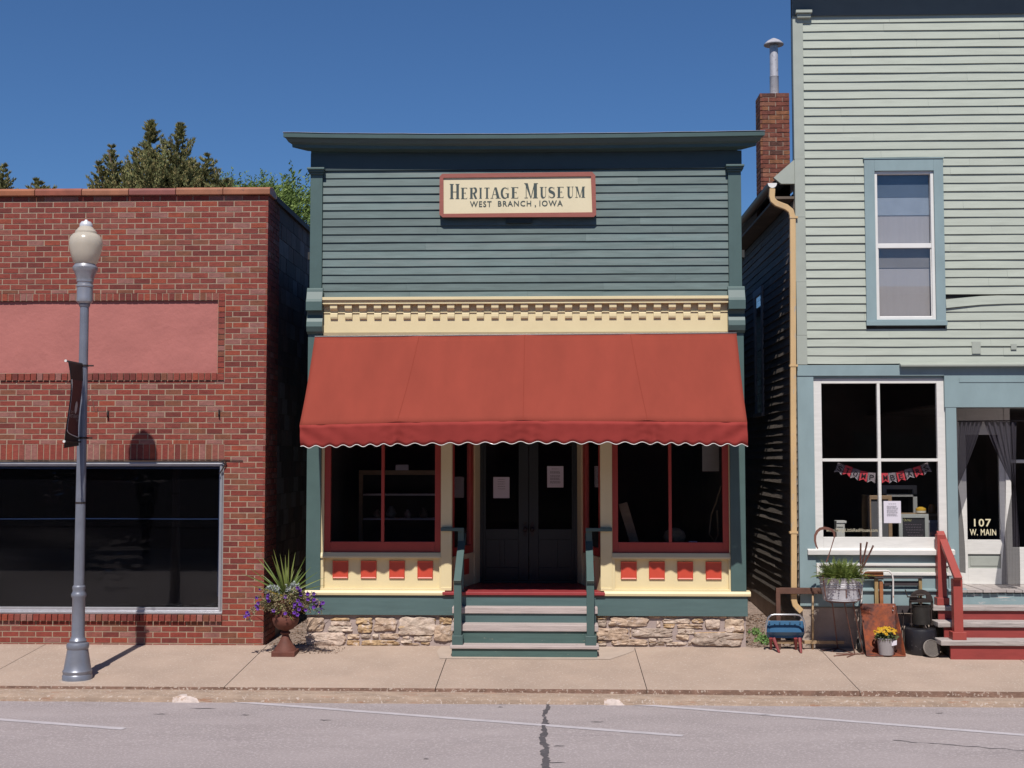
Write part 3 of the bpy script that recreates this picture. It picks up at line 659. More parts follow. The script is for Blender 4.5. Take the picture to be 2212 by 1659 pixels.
st2 = [(50, 955, 440, 1055), (520, 1000, 560, 1065), (255, 1065, 275, 1165), (280, 1070, 690, 1160), (75, 1180, 435, 1238), (440, 1172, 520, 1205), (530, 1168, 680, 1208), (450, 1212, 600, 1240), (445, 950, 555, 975), (575, 938, 725, 972), (580, 975, 855, 1025), (585, 1028, 700, 1068), (725, 1030, 980, 1075), (730, 1078, 900, 1130), (715, 1135, 840, 1185), (610, 1210, 825, 1240), (830, 1205, 880, 1240), (870, 975, 985, 1020), (1000, 980, 1150, 1080), (1015, 940, 1130, 968), (1190, 980, 1390, 1115), (1220, 945, 1390, 978), (870, 1110, 1370, 1250), (1140, 945, 1215, 975)]
st3 = [(1500, 940, 1695, 985), (1450, 990, 1690, 1055), (1500, 1068, 1905, 1190), (1500, 1200, 1690, 1240)]
k_ = 0
for lst, ox in ((st1, 1000), (st2, 2150), (st3, 1550)):
    for (a, b, c, d) in lst:
        p = W((ox + a / 2.766) * .6064, (1850 + b / 2.766) * .6064); q = W((ox + c / 2.766) * .6064, (1850 + d / 2.766) * .6064); k_ += 1
        stone(p.x, p.z, q.x, q.z, k_ * 3.7)
fo = mk('foundation', g, [M_stone, M_smort], mus, smooth='auto')
# bulkheads, posts, display windows
def display(xa, xb, px_m, sq, px_f0, px_f1, px_g0, px_g1):
    """xa..xb opening between pilaster and post"""
    zt_ = 3.40; zr = WZ(1206); zg0 = WZ(1194)
    g = MB(); g.box(xa, xb, .03, .08, zl1 - .03, zr + .02)                     # panel field
    t = .035
    g.box(xa, xb, -.035, .03, zl1 - .002, zl1 + .022); g.box(xa, xa + t, -.02, .03, zl1 + .022, zr); g.box(xb - t * .6, xb, -.02, .03, zl1 + .022, zr)
    g.prism([(.06, zr - .0), (-.04, zr - .0), (-.04, zr + .02), (-.02, zg0 + .0), (.06, zg0)], 'x', xa - .0, xb + .0)
    bk = mk('bulkhead', g, M_cream, mus, bevel=.0025)
    za, zb = WZ(1251.5, px=1360), WZ(1213, px=1360)
    for (a, b) in sq:
        g = MB(); xa_, xb_ = WX(a, py=1230), WX(b, py=1230); q = .016
        g.add([(xa_, .03, za), (xb_, .03, za), (xb_, .03, zb), (xa_, .03, zb), (xa_ + .004, .008, za + .004), (xb_ - .004, .008, za + .004), (xb_ - .004, .008, zb - .004), (xa_ + .004, .008, zb - .004), (xa_ + q, .016, za + q), (xb_ - q, .016, za + q), (xb_ - q, .016, zb - q), (xa_ + q, .016, zb - q)],
              [(0, 1, 5, 4), (1, 2, 6, 5), (2, 3, 7, 6), (3, 0, 4, 7), (4, 5, 9, 8), (5, 6, 10, 9), (6, 7, 11, 10), (7, 4, 8, 11), (8, 9, 10, 11)])
        mk('square_panel', g, M_square, bk, bevel=.0012)
    fa, fb = WX(px_f0), WX(px_f1); ga, gb = WX(px_g0), WX(px_g1)
    g = MB(); g.box(fa, ga, .01, .07, zg0, zt_); g.box(gb, fb, .01, .07, zg0, zt_); g.box(ga, gb, .01, .07, zg0, WZ(1171)); g.box(ga, gb, .01, .07, zt_ - .08, zt_)
    m_ = WX(px_m); g.box(m_ - .018, m_ + .018, .012, .065, WZ(1171), zt_ - .08)
    df = mk('display_window', g, M_red, mus, bevel=.003)
    g = MB(); g.box(ga, gb, .045, .05, WZ(1171), zt_ - .08); mk('pane', g, M_glass, df)
    for a_, b_ in ((xa, fa), (fb, xb)): g = MB(); g.box(a_, b_, -.015, .08, zg0, zt_); mk('window_trim', g, M_cream, mus, bevel=.002)
pa, pb, pc, pd = WX(954), WX(977), WX(1296), WX(1320.5)
display(PL1, pa, 827.5, ((717.5, 751.8), (778.5, 813), (840, 874), (901, 935)), 702, 953, 715, 940)
display(pd, PR0, 1446.5, ((1341, 1376), (1402, 1436.7), (1463.4, 1497.8), (1524.8, 1559.5)), 1321.5, 1572.5, 1334, 1559.6)
for a, b in ((pa, pb), (pc, pd)):
    g = MB(); g.box(a, b, -.03, .09, zl1 - .005, 3.42); inner = (a, a + .02) if a > 0 else (b - .02, b)
    g.box(a + .0, b - .0, -.045, .1, zl1 + .0, zl1 + .035)
    mk('corner_post', g, M_cream, mus, bevel=.003)
# recessed entry
YD = 1.0; dx0, dx1 = W(1033, 1100, YD).x, W(1251, 1100, YD).x
def wallslab(mb, p, q, z0, z1, t, mi=0):
    d = Vector((q[0] - p[0], q[1] - p[1], 0)).normalized(); n_ = Vector((-d.y, d.x, 0)) * t / 2
    mb.hexa([(p[0] - n_.x, p[1] - n_.y, z0), (p[0] + n_.x, p[1] + n_.y, z0), (q[0] + n_.x, q[1] + n_.y, z0), (q[0] - n_.x, q[1] - n_.y, z0),
             (p[0] - n_.x, p[1] - n_.y, z1), (p[0] + n_.x, p[1] + n_.y, z1), (q[0] + n_.x, q[1] + n_.y, z1), (q[0] - n_.x, q[1] - n_.y, z1)], mi)
for sgn, A, Bp in ((-1, (pb - .02, .09), (dx0 - .02, YD)), (1, (pc + .02, .09), (dx1 + .02, YD))):
    def P(t): return (A[0] + (Bp[0] - A[0]) * t, A[1] + (Bp[1] - A[1]) * t)
    zr = WZ(1206) - .02
    g = MB(); wallslab(g, P(0), P(.96), ZF, zr, .05); sw_ = mk('entry_side_wall', g, M_cream, mus)
    g = MB(); wallslab(g, P(.80), P(1.0), ZF + .01, 3.4, .09); wallslab(g, P(0), P(.8), zr, zr + .03, .08); mk('side_jamb', g, M_cream, mus)
    g = MB(); wallslab(g, P(.25), P(.6), ZF + .15, ZF + .34, .07); mk('square_panel', g, M_square, sw_, bevel=.004)
    g = MB(); zz = zr + .03; wallslab(g, P(0.0), P(.06), zz, 3.4, .05); wallslab(g, P(.68), P(.80), zz, 3.4, .05); wallslab(g, P(.06), P(.68), zz, zz + .10, .05); wallslab(g, P(.06), P(.68), 3.3, 3.4, .05)
    sf = mk('side_window', g, M_red, mus, bevel=.003)
    g = MB(); wallslab(g, P(.06), P(.68), zz + .10, 3.3, .006); mk('pane', g, M_glass, sf)
g = MB(); g.box(WX(958), WX(1304.6), -.085, .02, ZF - .035, ZF); g.box(pb - .0, pc + .0, .02, YD + .1, ZF - .05, ZF - .001); mk('entry_floor', g, M_floorred, mus, bevel=.004)
g = MB(); g.box(WX(958), WX(1304.6), -.06, -.046, ZF - .055, ZF - .036); mk('floor_edge', g, mat('brown_floor_edge', (.16, .09, .08), .8), mus)
g = MB(); g.box(pb, pc, .1, YD + .1, 3.4, 3.44); g.box(XL + .14, XR - .14, -.0, .3, 3.42, 3.56); g.box(XL + .17, XR - .17, -.03, .08, 3.4, 3.7); mk('soffit', g, M_teal, mus)
g = MB(); fw = .06; g.box(dx0 - .1, dx0 + fw, YD - .01, YD + .1, ZF, 3.4); g.box(dx1 - fw, dx1 + .1, YD - .01, YD + .1, ZF, 3.4); g.box(dx0 + fw, dx1 - fw, YD - .01, YD + .1, 2.92, 3.4); g.box(dx0 + fw, dx1 - fw, YD - .03, YD + .1, ZF, ZF + .03); mk('door_frame', g, M_door, mus, bevel=.003)
xm = W(1142, 1100, YD).x; zdg = W(1100, 1143, YD).z; z0, z1 = ZF + .03, 2.92
for a, b, gl_ in ((dx0 + fw, xm - .003, (1049.6, 1120)), (xm + .003, dx1 - fw, (1163, 1235))):
    g = MB(); ga, gb = W(gl_[0], 1000, YD).x, W(gl_[1], 1000, YD).x; y0, y1 = YD + .02, YD + .065
    g.box(a, ga, y0, y1, z0, z1); g.box(gb, b, y0, y1, z0, z1); g.box(ga, gb, y0, y1, z1 - .12, z1); g.box(ga, gb, y0, y1, zdg - .13, zdg); g.box(ga, gb, y0, y1, z0, z0 + .16); mz = (z0 + zdg) / 2
    g.box((ga + gb) / 2 - .03, (ga + gb) / 2 + .03, y0, y1, z0 + .16, zdg - .13); g.box(ga, gb, y0 + .012, y1, z0 + .16, zdg - .13)
    dr = mk('door', g, M_door, mus, bevel=.003)
    g = MB(); g.box(ga, gb, y0 + .02, y0 + .025, zdg, z1 - .12); mk('pane', g, M_glass, dr)
    s_ = 1 if a > xm else -1; hx = xm + s_ * .045
    g = MB(); g.box(hx - .02, hx + .02, y0 - .008, y0, zdg - .09, zdg + .09); g.tube([(hx, y0 - .005, zdg), (hx, y0 - .05, zdg)], .014, 8); g.lathe([(.004, 0), (.026, .01), (.03, .03), (.018, .05), (.002, .055)], 0, 0, 12)
    n0 = len(g.v) - 60
    for i in range(n0, len(g.v)): v = g.v[i]; g.v[i] = Vector((hx + v.x, y0 - .04 - v.z, zdg + v.y))
    mk('door_knob', g, M_iron, dr, smooth='auto')
# interior
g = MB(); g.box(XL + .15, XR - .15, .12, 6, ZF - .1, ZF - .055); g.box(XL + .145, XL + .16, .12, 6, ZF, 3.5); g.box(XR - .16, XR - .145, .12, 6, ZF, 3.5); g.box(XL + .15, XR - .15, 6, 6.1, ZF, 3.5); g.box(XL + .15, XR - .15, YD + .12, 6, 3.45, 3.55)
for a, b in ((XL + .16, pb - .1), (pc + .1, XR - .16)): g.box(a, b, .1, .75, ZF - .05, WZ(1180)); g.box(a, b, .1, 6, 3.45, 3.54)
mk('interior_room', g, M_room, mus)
# paper notices on the doors
def notice(name, x0, x1, z0, z1, Y, label, lines, seed, head=True, group=None):
    g = MB(); g.box(x0, x1, Y - .003, Y - .001, z0, z1); random.seed(seed)
    o = tag(mk(name, g, M_paper, loc=((x0 + x1) / 2, Y, z0)), label, 'paper notice')
    g = MB(); Wd, H = x1 - x0, z1 - z0
    for (zf, n_) in lines:
        for k in range(n_):
            z = z1 - H * zf - k * .011; a, b = (.18, .85 - rnd(0, .12)) if n_ > 1 else (.28, .72)
            x = x0 + Wd * a
            while x < x0 + Wd * b: e = min(x + rnd(.008, .026), x0 + Wd * b); g.box(x, e, Y - .0045, Y - .003, z, z + .0045); x = e + .005
    mk('printed_text', g, M_ink, o)
    return o
py = YD - .0
a, b = W(1065.5, 1076, py), W(1100.5, 1030.6, py); notice('paper_notice', a.x, b.x, a.z, b.z, YD + .018, 'white paper notice low on the left glass of the double doors', [(.12, 1), (.23, 1), (.34, 1), (.46, 1), (.57, 1)], 1)
a, b = W(1182, 1053, py), W(1217, 1007, py); notice('paper_notice', a.x, b.x, a.z, b.z, YD + .018, 'white paper notice higher up on the right glass of the double doors', [(.14, 1), (.26, 3), (.45, 2), (.56, 3), (.72, 3)], 2)
# sign board
M_signc = mat('sign_cream', (.78, .68, .46), .5, var=.04)
def zS(x, y): return ((1550 + x / 3.687) * .6064, (600 + y / 3.687) * .6064)
YS = -.085
def SP(x, y, Y=YS): return W(*zS(x, y), Y)
ctr = SP(1085, 360)
sign = thing('name_sign', 'long cream sign with red-brown frame and dark serif lettering on the teal clapboards', 'sign', (ctr.x, -.02, ctr.z - .2))
oc = [(95, 75), (2062, 50), (2103, 95), (2115, 612), (2085, 640), (100, 645), (58, 610), (62, 110)]
ic = [(110, 128), (2045, 106), (2064, 580), (112, 600)]
P = [SP(*q) for q in oc]; I = [SP(*q) for q in ic]
g = MB(); g.add([(p.x, YS + .004, p.z) for p in P] + [(p.x, -.03, p.z) for p in P], [tuple(range(8))[::-1]] + [(i, (i + 1) % 8, 8 + (i + 1) % 8, 8 + i) for i in range(8)]); g.box(ctr.x - .14, ctr.x + .17, -.06, -.015, P[4].z - .06, P[4].z + .05)
mk('backing_board', g, mat('dark_green_black', (.02, .035, .033), .6), sign)
g = MB(); om = [(P[7], P[0], I[0]), ]
def fr(a, b, c, d, Y0=YS - .022):
    g.add([(p.x, Y0, p.z) for p in (a, b, c, d)] + [(p.x, YS + .004, p.z) for p in (a, b, c, d)], [(0, 3, 2, 1), (0, 1, 5, 4), (1, 2, 6, 5), (2, 3, 7, 6), (3, 0, 4, 7)][:5])
fr(P[0], P[1], I[1], I[0]); fr(P[2], P[3], I[2], I[1]); fr(P[4], P[5], I[3], I[2]); fr(P[6], P[7], I[0], I[3])
for a, b, c in ((P[1], P[2], I[1]), (P[3], P[4], I[2]), (P[5], P[6], I[3]), (P[7], P[0], I[0])):
    g.add([(p.x, YS - .0225, p.z) for p in (a, b, c)] + [(p.x, YS + .004, p.z) for p in (a, b, c)], [(0, 2, 1), (0, 1, 4, 3)])
mk('sign_frame', g, mat('sign_frame_red', (.33, .095, .07), .55, var=.12, scale=6, st=(1, 4, 8), bump=.1, bscale=10), sign)
g = MB(); g.quad(*[(p.x, YS - .004, p.z) for p in (I[3], I[2], I[1], I[0])]); mk('sign_face', g, M_signc, sign)
g = MB()
for ch, a, b, c, d in (('H', 192, 205, 320, 403), ('E', 338, 255, 425, 403), ('R', 452, 255, 552, 400), ('I', 580, 255, 615, 398), ('T', 648, 253, 715, 398), ('A', 728, 250, 862, 396), ('G', 862, 250, 972, 398), ('E', 998, 248, 1095, 395), ('M', 1170, 195, 1350, 393), ('U', 1375, 245, 1465, 390), ('S', 1482, 245, 1578, 390), ('E', 1600, 243, 1690, 388), ('U', 1728, 240, 1818, 388), ('M', 1838, 240, 1970, 385)):
    for k_, poly in enumerate(serif_glyph(ch)):
        pts = [SP(a + (c - a) * x, d + (b - d) * y) for x, y in poly]
        g.add([(p.x, YS - .0062 - .00004 * k_, p.z) for p in pts], [tuple(range(len(pts)))])
M_letter = mat('dark_green_lettering', (.055, .075, .07), .5, var=.05)
o = mk('large_lettering', g, M_letter, sign)
ms = []
for t_, a, b, c, d in (('WEST', 458, 430, 742, 508), ('BRANCH', 825, 425, 1262, 500), (',', 1308, 482, 1325, 512), ('IOWA', 1370, 420, 1675, 498)):
    p, q = SP(a, d), SP(c, b); ms.append(fontmesh(t_, (p.x, q.x, p.z, q.z), YS - .007, .003, .012, spacing=1.2))
mk('small_lettering', join(*ms), M_letter, sign)

# awning
aw = thing('awning', 'wide rust-red canvas awning with white-piped scalloped edge over the shop windows', 'awning', (-.29, -.5, 2.4))
YA = -1.09
at0, at1 = W(680, 728, -.06), W(1591, 720, -.06)
kn = [(647, 918.6), (858, 913), (1130, 909), (1399, 910.5), (1614, 912)]
vb = [(649, 966), (858, 960.5), (1130, 956), (1399, 957.5), (1616, 962)]
def interp(tab, u):
    n_ = len(tab) - 1; f = u * n_; i = min(int(f), n_ - 1); t = f - i; return (tab[i][0] * (1 - t) + tab[i + 1][0] * t, tab[i][1] * (1 - t) + tab[i + 1][1] * t)
def knee(u): p = interp(kn, u); return W(p[0], p[1], YA)
seams = [.25, .5, .75]
def canvas(u, v):
    a = at0.lerp(at1, u); b = knee(u); p = a.lerp(b, v)
    p.z -= .030 * math.sin(math.pi * v) + .006 * noise.noise((u * 3, v * 2, 0)); p.y += .02 * math.sin(math.pi * v)
    e = min(abs(u - s) for s in seams); p.z += .010 * math.exp(-(e / .02) ** 2) - .006 * math.sin(u * math.pi * 4) ** 2 * v * (1 - v) * 4
    return p
g = MB(); g.grid(canvas, 90, 14); mk('canopy', g, M_awn, aw, smooth=True, solid=.004)
def val(u, v):
    a = knee(u); q = interp(vb, u); b = W(q[0], q[1], YA + .03)
    b.z -= .014 * math.cos(u * 2 * math.pi * 28.6 + 2.2)
    p = a.lerp(b, v)
    for s in seams:
        e = (u - s) / .035; p.y += .02 * v * math.exp(-e * e) * (1 + .5 * math.sin(e * 9)) + .006 * math.exp(-e * e * .5) * math.sin(v * 14 - abs(e) * 4)
    for s in (0, 1):
        e = abs(u - s) / .07; p.y += .012 * math.exp(-e) * math.sin((v * 1.3 - e) * 6)
    p.y += .004 * noise.noise((u * 30, v * 3, 2)) - .004 * math.sin(u * 2 * math.pi * 28.6 + 2.2) * v
    return p
g = MB(); g.grid(val, 400, 6); va = mk('valance', g, M_val, aw, smooth=True, solid=.003)
g = MB(); g.tube([val(i / 400, 1) + Vector((0, -.002, 0)) for i in range(401)], .0042, 5); mk('white_piping', g, M_white, va)
g = MB(); g.tube([knee(i / 40) + Vector((0, .03, -.03)) for i in range(41)], .010, 6)
for u in (0.004, .996): g.tube([canvas(u, 0) + Vector((0, .02, -.25)), knee(u) + Vector((0, .03, -.03))], .011, 6)
mk('support_frame', g, M_alu, aw)
g = MB()
pts = [at0.lerp(at1, i / 30) + Vector((0, -.005, .006 + .002 * noise.noise((i * .5, 0, 0)))) for i in range(31)]
for p in pts: pass
g.tube(pts, .008, 6); mk('top_rail', g, M_chrome, aw)
for s in (.25, .5, .75):
    g = MB(); vs = []
    for j in range(15):
        p = canvas(s, j / 14); vs += [p + Vector((-.004, -.002, .0015)), p + Vector((.004, -.002, .0015))]
    g.add(vs, [(2 * j, 2 * j + 2, 2 * j + 3, 2 * j + 1) for j in range(14)])
    mk('seam', g, mat('awning_seam', (.235, .043, .028), .9, spec=.1), aw)

# front steps of the museum
T = [(-.575, .0), (-.375, 0), (-.185, 0)]
fs_ = thing('front_steps', 'teal wooden entry steps with grey weathered treads below the double doors', 'steps', (-.2, -.4, 0))
tz = [W(1130, 1395.5, T[0][0] - .02).z, W(1130, 1350, T[1][0] - .02).z, W(1130, 1312, T[2][0] - .02).z]
tx = [(W(972, 1400, T[0][0]).x, W(1294, 1400, T[0][0]).x), (W(974.5, 1350, T[1][0]).x, W(1292.5, 1350, T[1][0]).x), (W(977, 1320, T[2][0]).x, W(1291, 1320, T[2][0]).x)]
back = [T[1][0] + .03, T[2][0] + .03, -.046]; random.seed(31)
for i in range(3):
    (a, b), yf = tx[i], T[i][0]
    zb = swz(yf) - .02 if i == 0 else tz[i - 1]
    g = MB(); g.box(a + .02, b - .02, yf, yf + .03, zb, tz[i] - .074 if i else tz[i] - .035); mk('riser', g, M_tealworn if i < 2 else M_tealboard, fs_)
    g = MB(); th = .074 if i else .035
    g.grid
    g.box(a, b, yf - .022, back[i] - .0, tz[i] - th, tz[i]); mk('tread', g, M_wood, fs_, bevel=.006)
g = MB(); g.box(tx[2][0] + .02, tx[2][1] - .02, -.06, -.046, tz[2], ZF - .055); mk('riser', g, M_tealboard, fs_)
for s_, xx in ((-1, tx[0][0] + .02), (1, tx[0][1] - .05)):
    g = MB()
    for i in range(3): g.box(xx, xx + .03, T[i][0] + .03, -.046, (swz(-.3) - .05) if i == 0 else tz[i - 1] - .02, tz[i] - .076)
    mk('stringer', g, M_teal, fs_)
def rail(side):
    Yp = -.48
    pa_, pb_ = ((981, 997) if side < 0 else (1266.6, 1284)); xa, xb = W(pa_, 1300, Yp).x, W(pb_, 1300, Yp).x; xc = (xa + xb) / 2; hw = .043
    zbot = tz[0]; zt1 = W(990, 1250, Yp - .05).z
    root = mk('handrail', MB().bar((xc, Yp - .07, zt1 - .035), (xc + (.012 if side < 0 else -.0), .10, zt1 + .50 - .03), .085, .045, up=(0, 0, 1)), M_teal, fs_, bevel=.004)
    g = MB(); g.box(xc - hw, xc + hw, Yp - .04, Yp + .045, zbot, zt1 - .03); mk('post', g, M_teal, root, bevel=.003)
    g = MB(); q = .062; g.box(xc - q, xc + q, Yp - .062, Yp + .066, zbot, zbot + .105); mk('post_base', g, M_teal, root, bevel=.004)
    za = W(990, 1143, .0).z; xe = pa - .0 if side < 0 else pd
    g = MB(); g.box(min(xe, xc - .04), max(xe, xc + .04) if side > 0 else xc + .04, -.02 if False else -.075, -.033, za - .02, za + .02)
    g.box(xc - .035, xc + .035, -.03, .05, ZF, za - .02)
    mk('wall_bracket', g, M_teal, root, bevel=.003)
rail(-1); rail(1)

# things seen in the museum's windows
M_cab = mat('old_pine', (.30, .20, .12), .6, var=.2, scale=4, st=(1, 1, 6))
cab = thing('display_cabinet', 'pale wooden display cabinet in the shade behind the left shop window', 'cabinet', (W(860, 1120, 1.3).x, 1.3, 1.1))
def Wb(px, py, Y): return W(px, py, Y)
a, b = Wb(774, 1175, 1.25), Wb(975, 1016, 1.25)
g = MB(); frame(g, a.x, b.x, a.z - .3, b.z, .05, 1.25, 1.31, tt=.06); mk('cabinet_frame', g, M_cab, cab, bevel=.004)
zsh = Wb(800, 1122, 1.25).z
for z_ in (zsh, (zsh + b.z) / 2): g = MB(); g.box(a.x + .05, b.x - .05, 1.31, 1.6, z_ - .01, z_ + .01); mk('shelf', g, M_paper, cab)
g = MB(); g.box(a.x, b.x, 1.6, 1.63, a.z - .3, b.z); mk('back_panel', g, M_dark, cab)
random.seed(12)
for k, (px_, py_, s_) in enumerate(((815, 1118, .05), (845, 1118, .07), (880, 1118, .05), (915, 1118, .06))):
    p = Wb(px_, py_, 1.45); z0_ = zsh + .01; g = MB(); g.lathe([(s_ * .6, z0_), (s_, z0_ + s_ * .8), (s_ * .7, z0_ + s_ * 1.6), (s_ * .35, z0_ + s_ * 2), (s_ * .4, z0_ + s_ * 2.2)], p.x, 1.45, 14)
    tag(mk('glass_jar' if k % 2 else 'stoneware_jug', g, mat('jug_%d' % k, [(.35, .28, .22), (.2, .24, .26), (.42, .38, .34), (.16, .1, .07)][k], .3), loc=(p.x, 1.45, z0_), smooth=True), ['small tan jug at the left end of the display cabinet shelf', 'blue-grey jar second from the left on the cabinet shelf', 'pale stoneware jug third along the cabinet shelf', 'dark brown jar at the right end of the cabinet shelf'][k], 'jar')
a, b = Wb(849, 1003, 1.0), Wb(877, 994.5, 1.0); g = MB(); g.box(a.x, b.x, 1.24, 1.26, b.z - .06, b.z + .0)
g = MB(); g.hexa([(a.x, 1.26, Wb(800, 1016, 1.25).z + .001), (b.x, 1.26, Wb(800, 1016, 1.25).z + .001), (b.x, 1.29, Wb(800, 1016, 1.25).z + .001), (a.x, 1.29, Wb(800, 1016, 1.25).z + .001), (a.x, 1.275, Wb(800, 1004, 1.25).z), (b.x, 1.275, Wb(800, 1004, 1.25).z), (b.x, 1.28, Wb(800, 1004, 1.25).z), (a.x, 1.28, Wb(800, 1004, 1.25).z)])
tag(mk('name_card', g, M_paper, loc=(a.x, 1.27, b.z)), 'small grey card standing on top of the display cabinet', 'card')
M_wick = mat('tan_wicker', (.33, .24, .14), .8, var=.3, scale=30, bump=.4, bscale=80)
p = Wb(1457, 1165, .45); zpl = WZ(1180)
g = MB(); g.lathe([(.06, zpl), (.12, zpl + .04), (.14, zpl + .09), (.12, zpl + .15), (.06, zpl + .19), (.01, zpl + .2)], p.x, .42, 20); tag(mk('round_basket', g, M_wick, loc=(p.x, .42, zpl), smooth=True), 'round tan basket behind the middle bar of the right shop window', 'basket')
a, b = Wb(1340, 1080, .4), Wb(1369, 1150, .4); g = MB(); g.bar((a.x + .03, .40, zpl + .5), (b.x + .01, .36, zpl + .0), .11, .015, up=(0, 1, 0)); tag(mk('wooden_shingle', g, M_cab, loc=(a.x, .4, zpl), bevel=.004), 'flat tan wooden board leaning inside the right shop window', 'board')
a, b = Wb(1517, 1018, .25), Wb(1552, 900, .25); g = MB(); g.box(a.x, b.x, .24, .245, a.z, a.z + .62); tag(mk('hanging_poster', g, mat('poster_paper', (.34, .33, .30), .8), loc=(a.x, .24, a.z)), 'grey blank poster hung inside the top right of the right shop window', 'poster')
g = MB(); p = Wb(1547, 1085, .4); g.tube([(p.x + .06, .4, p.z + .2), (p.x, .4, p.z), (p.x - .06, .4, p.z - .15), (p.x - .09, .38, zpl + .12), (p.x - .02, .38, zpl + .03), (p.x + .02, .4, zpl + .12), (p.x + .01, .4, p.z - .1)], .010, 6); tag(mk('rope_halter', g, M_wick, loc=(p.x, .4, zpl)), 'looped tan rope halter hanging inside the right shop window', 'rope')
a, b = Wb(1488, 1167, .2), Wb(1506, 1159, .2); g = MB(); g.hexa([(a.x, .18, zpl), (b.x, .18, zpl), (b.x, .22, zpl), (a.x, .22, zpl), (a.x, .21, zpl + .05), (b.x, .21, zpl + .05), (b.x, .215, zpl + .05), (a.x, .215, zpl + .05)]); tag(mk('small_card', g, M_paper, loc=(a.x, .2, zpl)), 'tiny pale card standing on the sill of the right shop window', 'card')

# ================================================================== CLAPBOARD HOUSE (right)
hs = thing('clapboard_house', 'tall pale green clapboard shop with grey-blue ground floor and recessed door', 'building', (5.5, 0, 0))
HX = WX(1722.5); HX1 = 8.4; HY = 0
zH0 = WZ(786, px=1950); zH1 = W(1950, 34).z; zTop = 8.25
sxa = WX(1738, py=400)
uw = (WX(1867.5, py=520), WX(2038, py=520), W(1950, 704).z, W(1950, 345).z)
g = MB(); random.seed(14)
gapx0, gapx1 = uw[1], WX(2115, py=640)
gz1, gz0 = W(2050, 632).z, W(2050, 656).z
rowsH = max(1, round((zH1 + .02 - zH0) / .1035)); eH = (zH1 + .02 - zH0) / rowsH; kH = round((W(2100, 653).z - zH0) / eH); zk = zH0 + kH * eH
siding(g, sxa, HX1, zH0, zH1 + .02, -.006, .1035, lap=.0185, holes=[uw, (uw[1], HX1, zk + .008, zk + eH - .008)], wob=.0017, step=.25)
# the sprung board beside the window: it sags at its free end and leaves a dark wedge
xs_ = [uw[1] + .004, uw[1] + .22, uw[1] + .42, uw[1] + .7, uw[1] + 1.2, HX1]; dr_ = [.062, .040, .022, .012, .004, 0]
for i in range(5):
    (xa_, da), (xb_, db) = (xs_[i], dr_[i]), (xs_[i + 1], dr_[i + 1]); ya_, yb2 = -.024 - da * .35, -.024 - db * .35
    g.hexa([(xa_, ya_, zk - da), (xb_, yb2, zk - db), (xb_, yb2 + .01, zk - db), (xa_, ya_ + .01, zk - da), (xa_, ya_ + .014, zk - da + eH), (xb_, yb2 + .014, zk - db + eH), (xb_, yb2 + .018, zk - db + eH), (xa_, ya_ + .018, zk - da + eH)])
mk('siding', g, M_hsid, hs)
g = MB(); hh = [uw]; holed(g, HX + .01, HX1, zH0 - .1, zTop, .004, .1, [(uw[0] + .08, uw[1] - .08, uw[2] + .05, uw[3] - .08)], 0); g.box(HX + .01, HX + .09, .004, .14, zH0 - .1, zTop); g.box(HX1 - .1, HX1, .004, 10, 0, zTop - 1.5)
g.box(HX + .01, HX1, .13, .14, zH0 - .1, uw[2]); g.box(HX + .01, HX1, .13, .14, uw[3], zTop)
mk('sheathing', g, mat('dark_sheathing', (.05, .045, .04), .9), hs)
for (a_, b_, c_, d_) in ((2100, 738, 2118, 764), (2184, 743, 2196, 755)):
    p, q = W(a_, d_, -.03), W(c_, b_, -.03); g = MB(); g.box(p.x, q.x, -.034, -.012, p.z, q.z); mk('patch_plate', g, M_htrim, hs)
# corner board (three lengths), capital, dark frieze, cornice
g = MB(); zz = [zH0 - .01, W(1725, 705 + 20).z, W(1725, 610).z, W(1725, 470).z, W(1725, 345).z, zH1]
for i, (a, b) in enumerate(zip(zz[:-1], zz[1:])): g.box(HX - .0 + .002 * (i % 2), sxa, -.026 - .002 * (i % 2), .06, a + .002, b)
mk('corner_board', g, M_htrim, hs, bevel=.002)
g = MB(); c0, c1 = WX(1716, py=30), WX(1751, py=30); zc0 = W(1730, 42).z; g.box(c0 + .02, c1 - .01, -.07, .04, zc0, zc0 + .05); g.box(c0, c1, -.10, .04, zc0 + .05, zc0 + .085); mk('capital', g, M_htrim, hs, bevel=.004)
g = MB(); g.box(HX, HX1, -.035, .003, zH1, zTop - .02); mk('frieze', g, mat('dark_grey_frieze', (.115, .13, .13), .6, var=.1), hs)
g = MB(); g.prism([(-.51, zTop), (-.51, zTop + .08), (-.47, zTop + .16), (.14, zTop + .18), (.14, zTop - .02), (-.1, zTop - .02)], 'x', HX - .3, HX1 + .3); mk('cornice', g, M_blue, hs, bevel=.01)
# upper window
cx0, cx1 = WX(1889.5, py=520), WX(2017.5, py=520); zw0, zw1 = W(1950, 691).z, W(1950, 370.5).z
g = MB(); g.box(uw[0], cx0, -.045, .05, uw[2], uw[3]); g.box(cx1, uw[1], -.045, .05, uw[2], uw[3]); g.box(cx0, cx1, -.045, .05, zw1, uw[3]); g.box(uw[0] - .005, uw[1] + .012, -.06, .05, uw[2] - .0, uw[2] + .055); g.box(cx0, cx1, -.045, .05, uw[2] + .055, zw0)
g.box(uw[0] - .01, uw[1] + .01, -.055, .0, uw[3] - .0, uw[3] + .014)
uwf = mk('upper_window', g, M_blue, hs, bevel=.003)
g = MB(); frame(g, cx0, cx1, zw0, zw1, .035, -.02, .04); gx0, gx1 = cx0 + .035, cx1 - .035
zm = W(1950, 531).z; g.box(gx0, gx1, -.012, .04, zm - .028, zm + .028); frame(g, gx0 - .002, gx1 + .002, zw0 + .033, zm, .012, -.0, .03); mk('sash', g, M_white, uwf, bevel=.003)
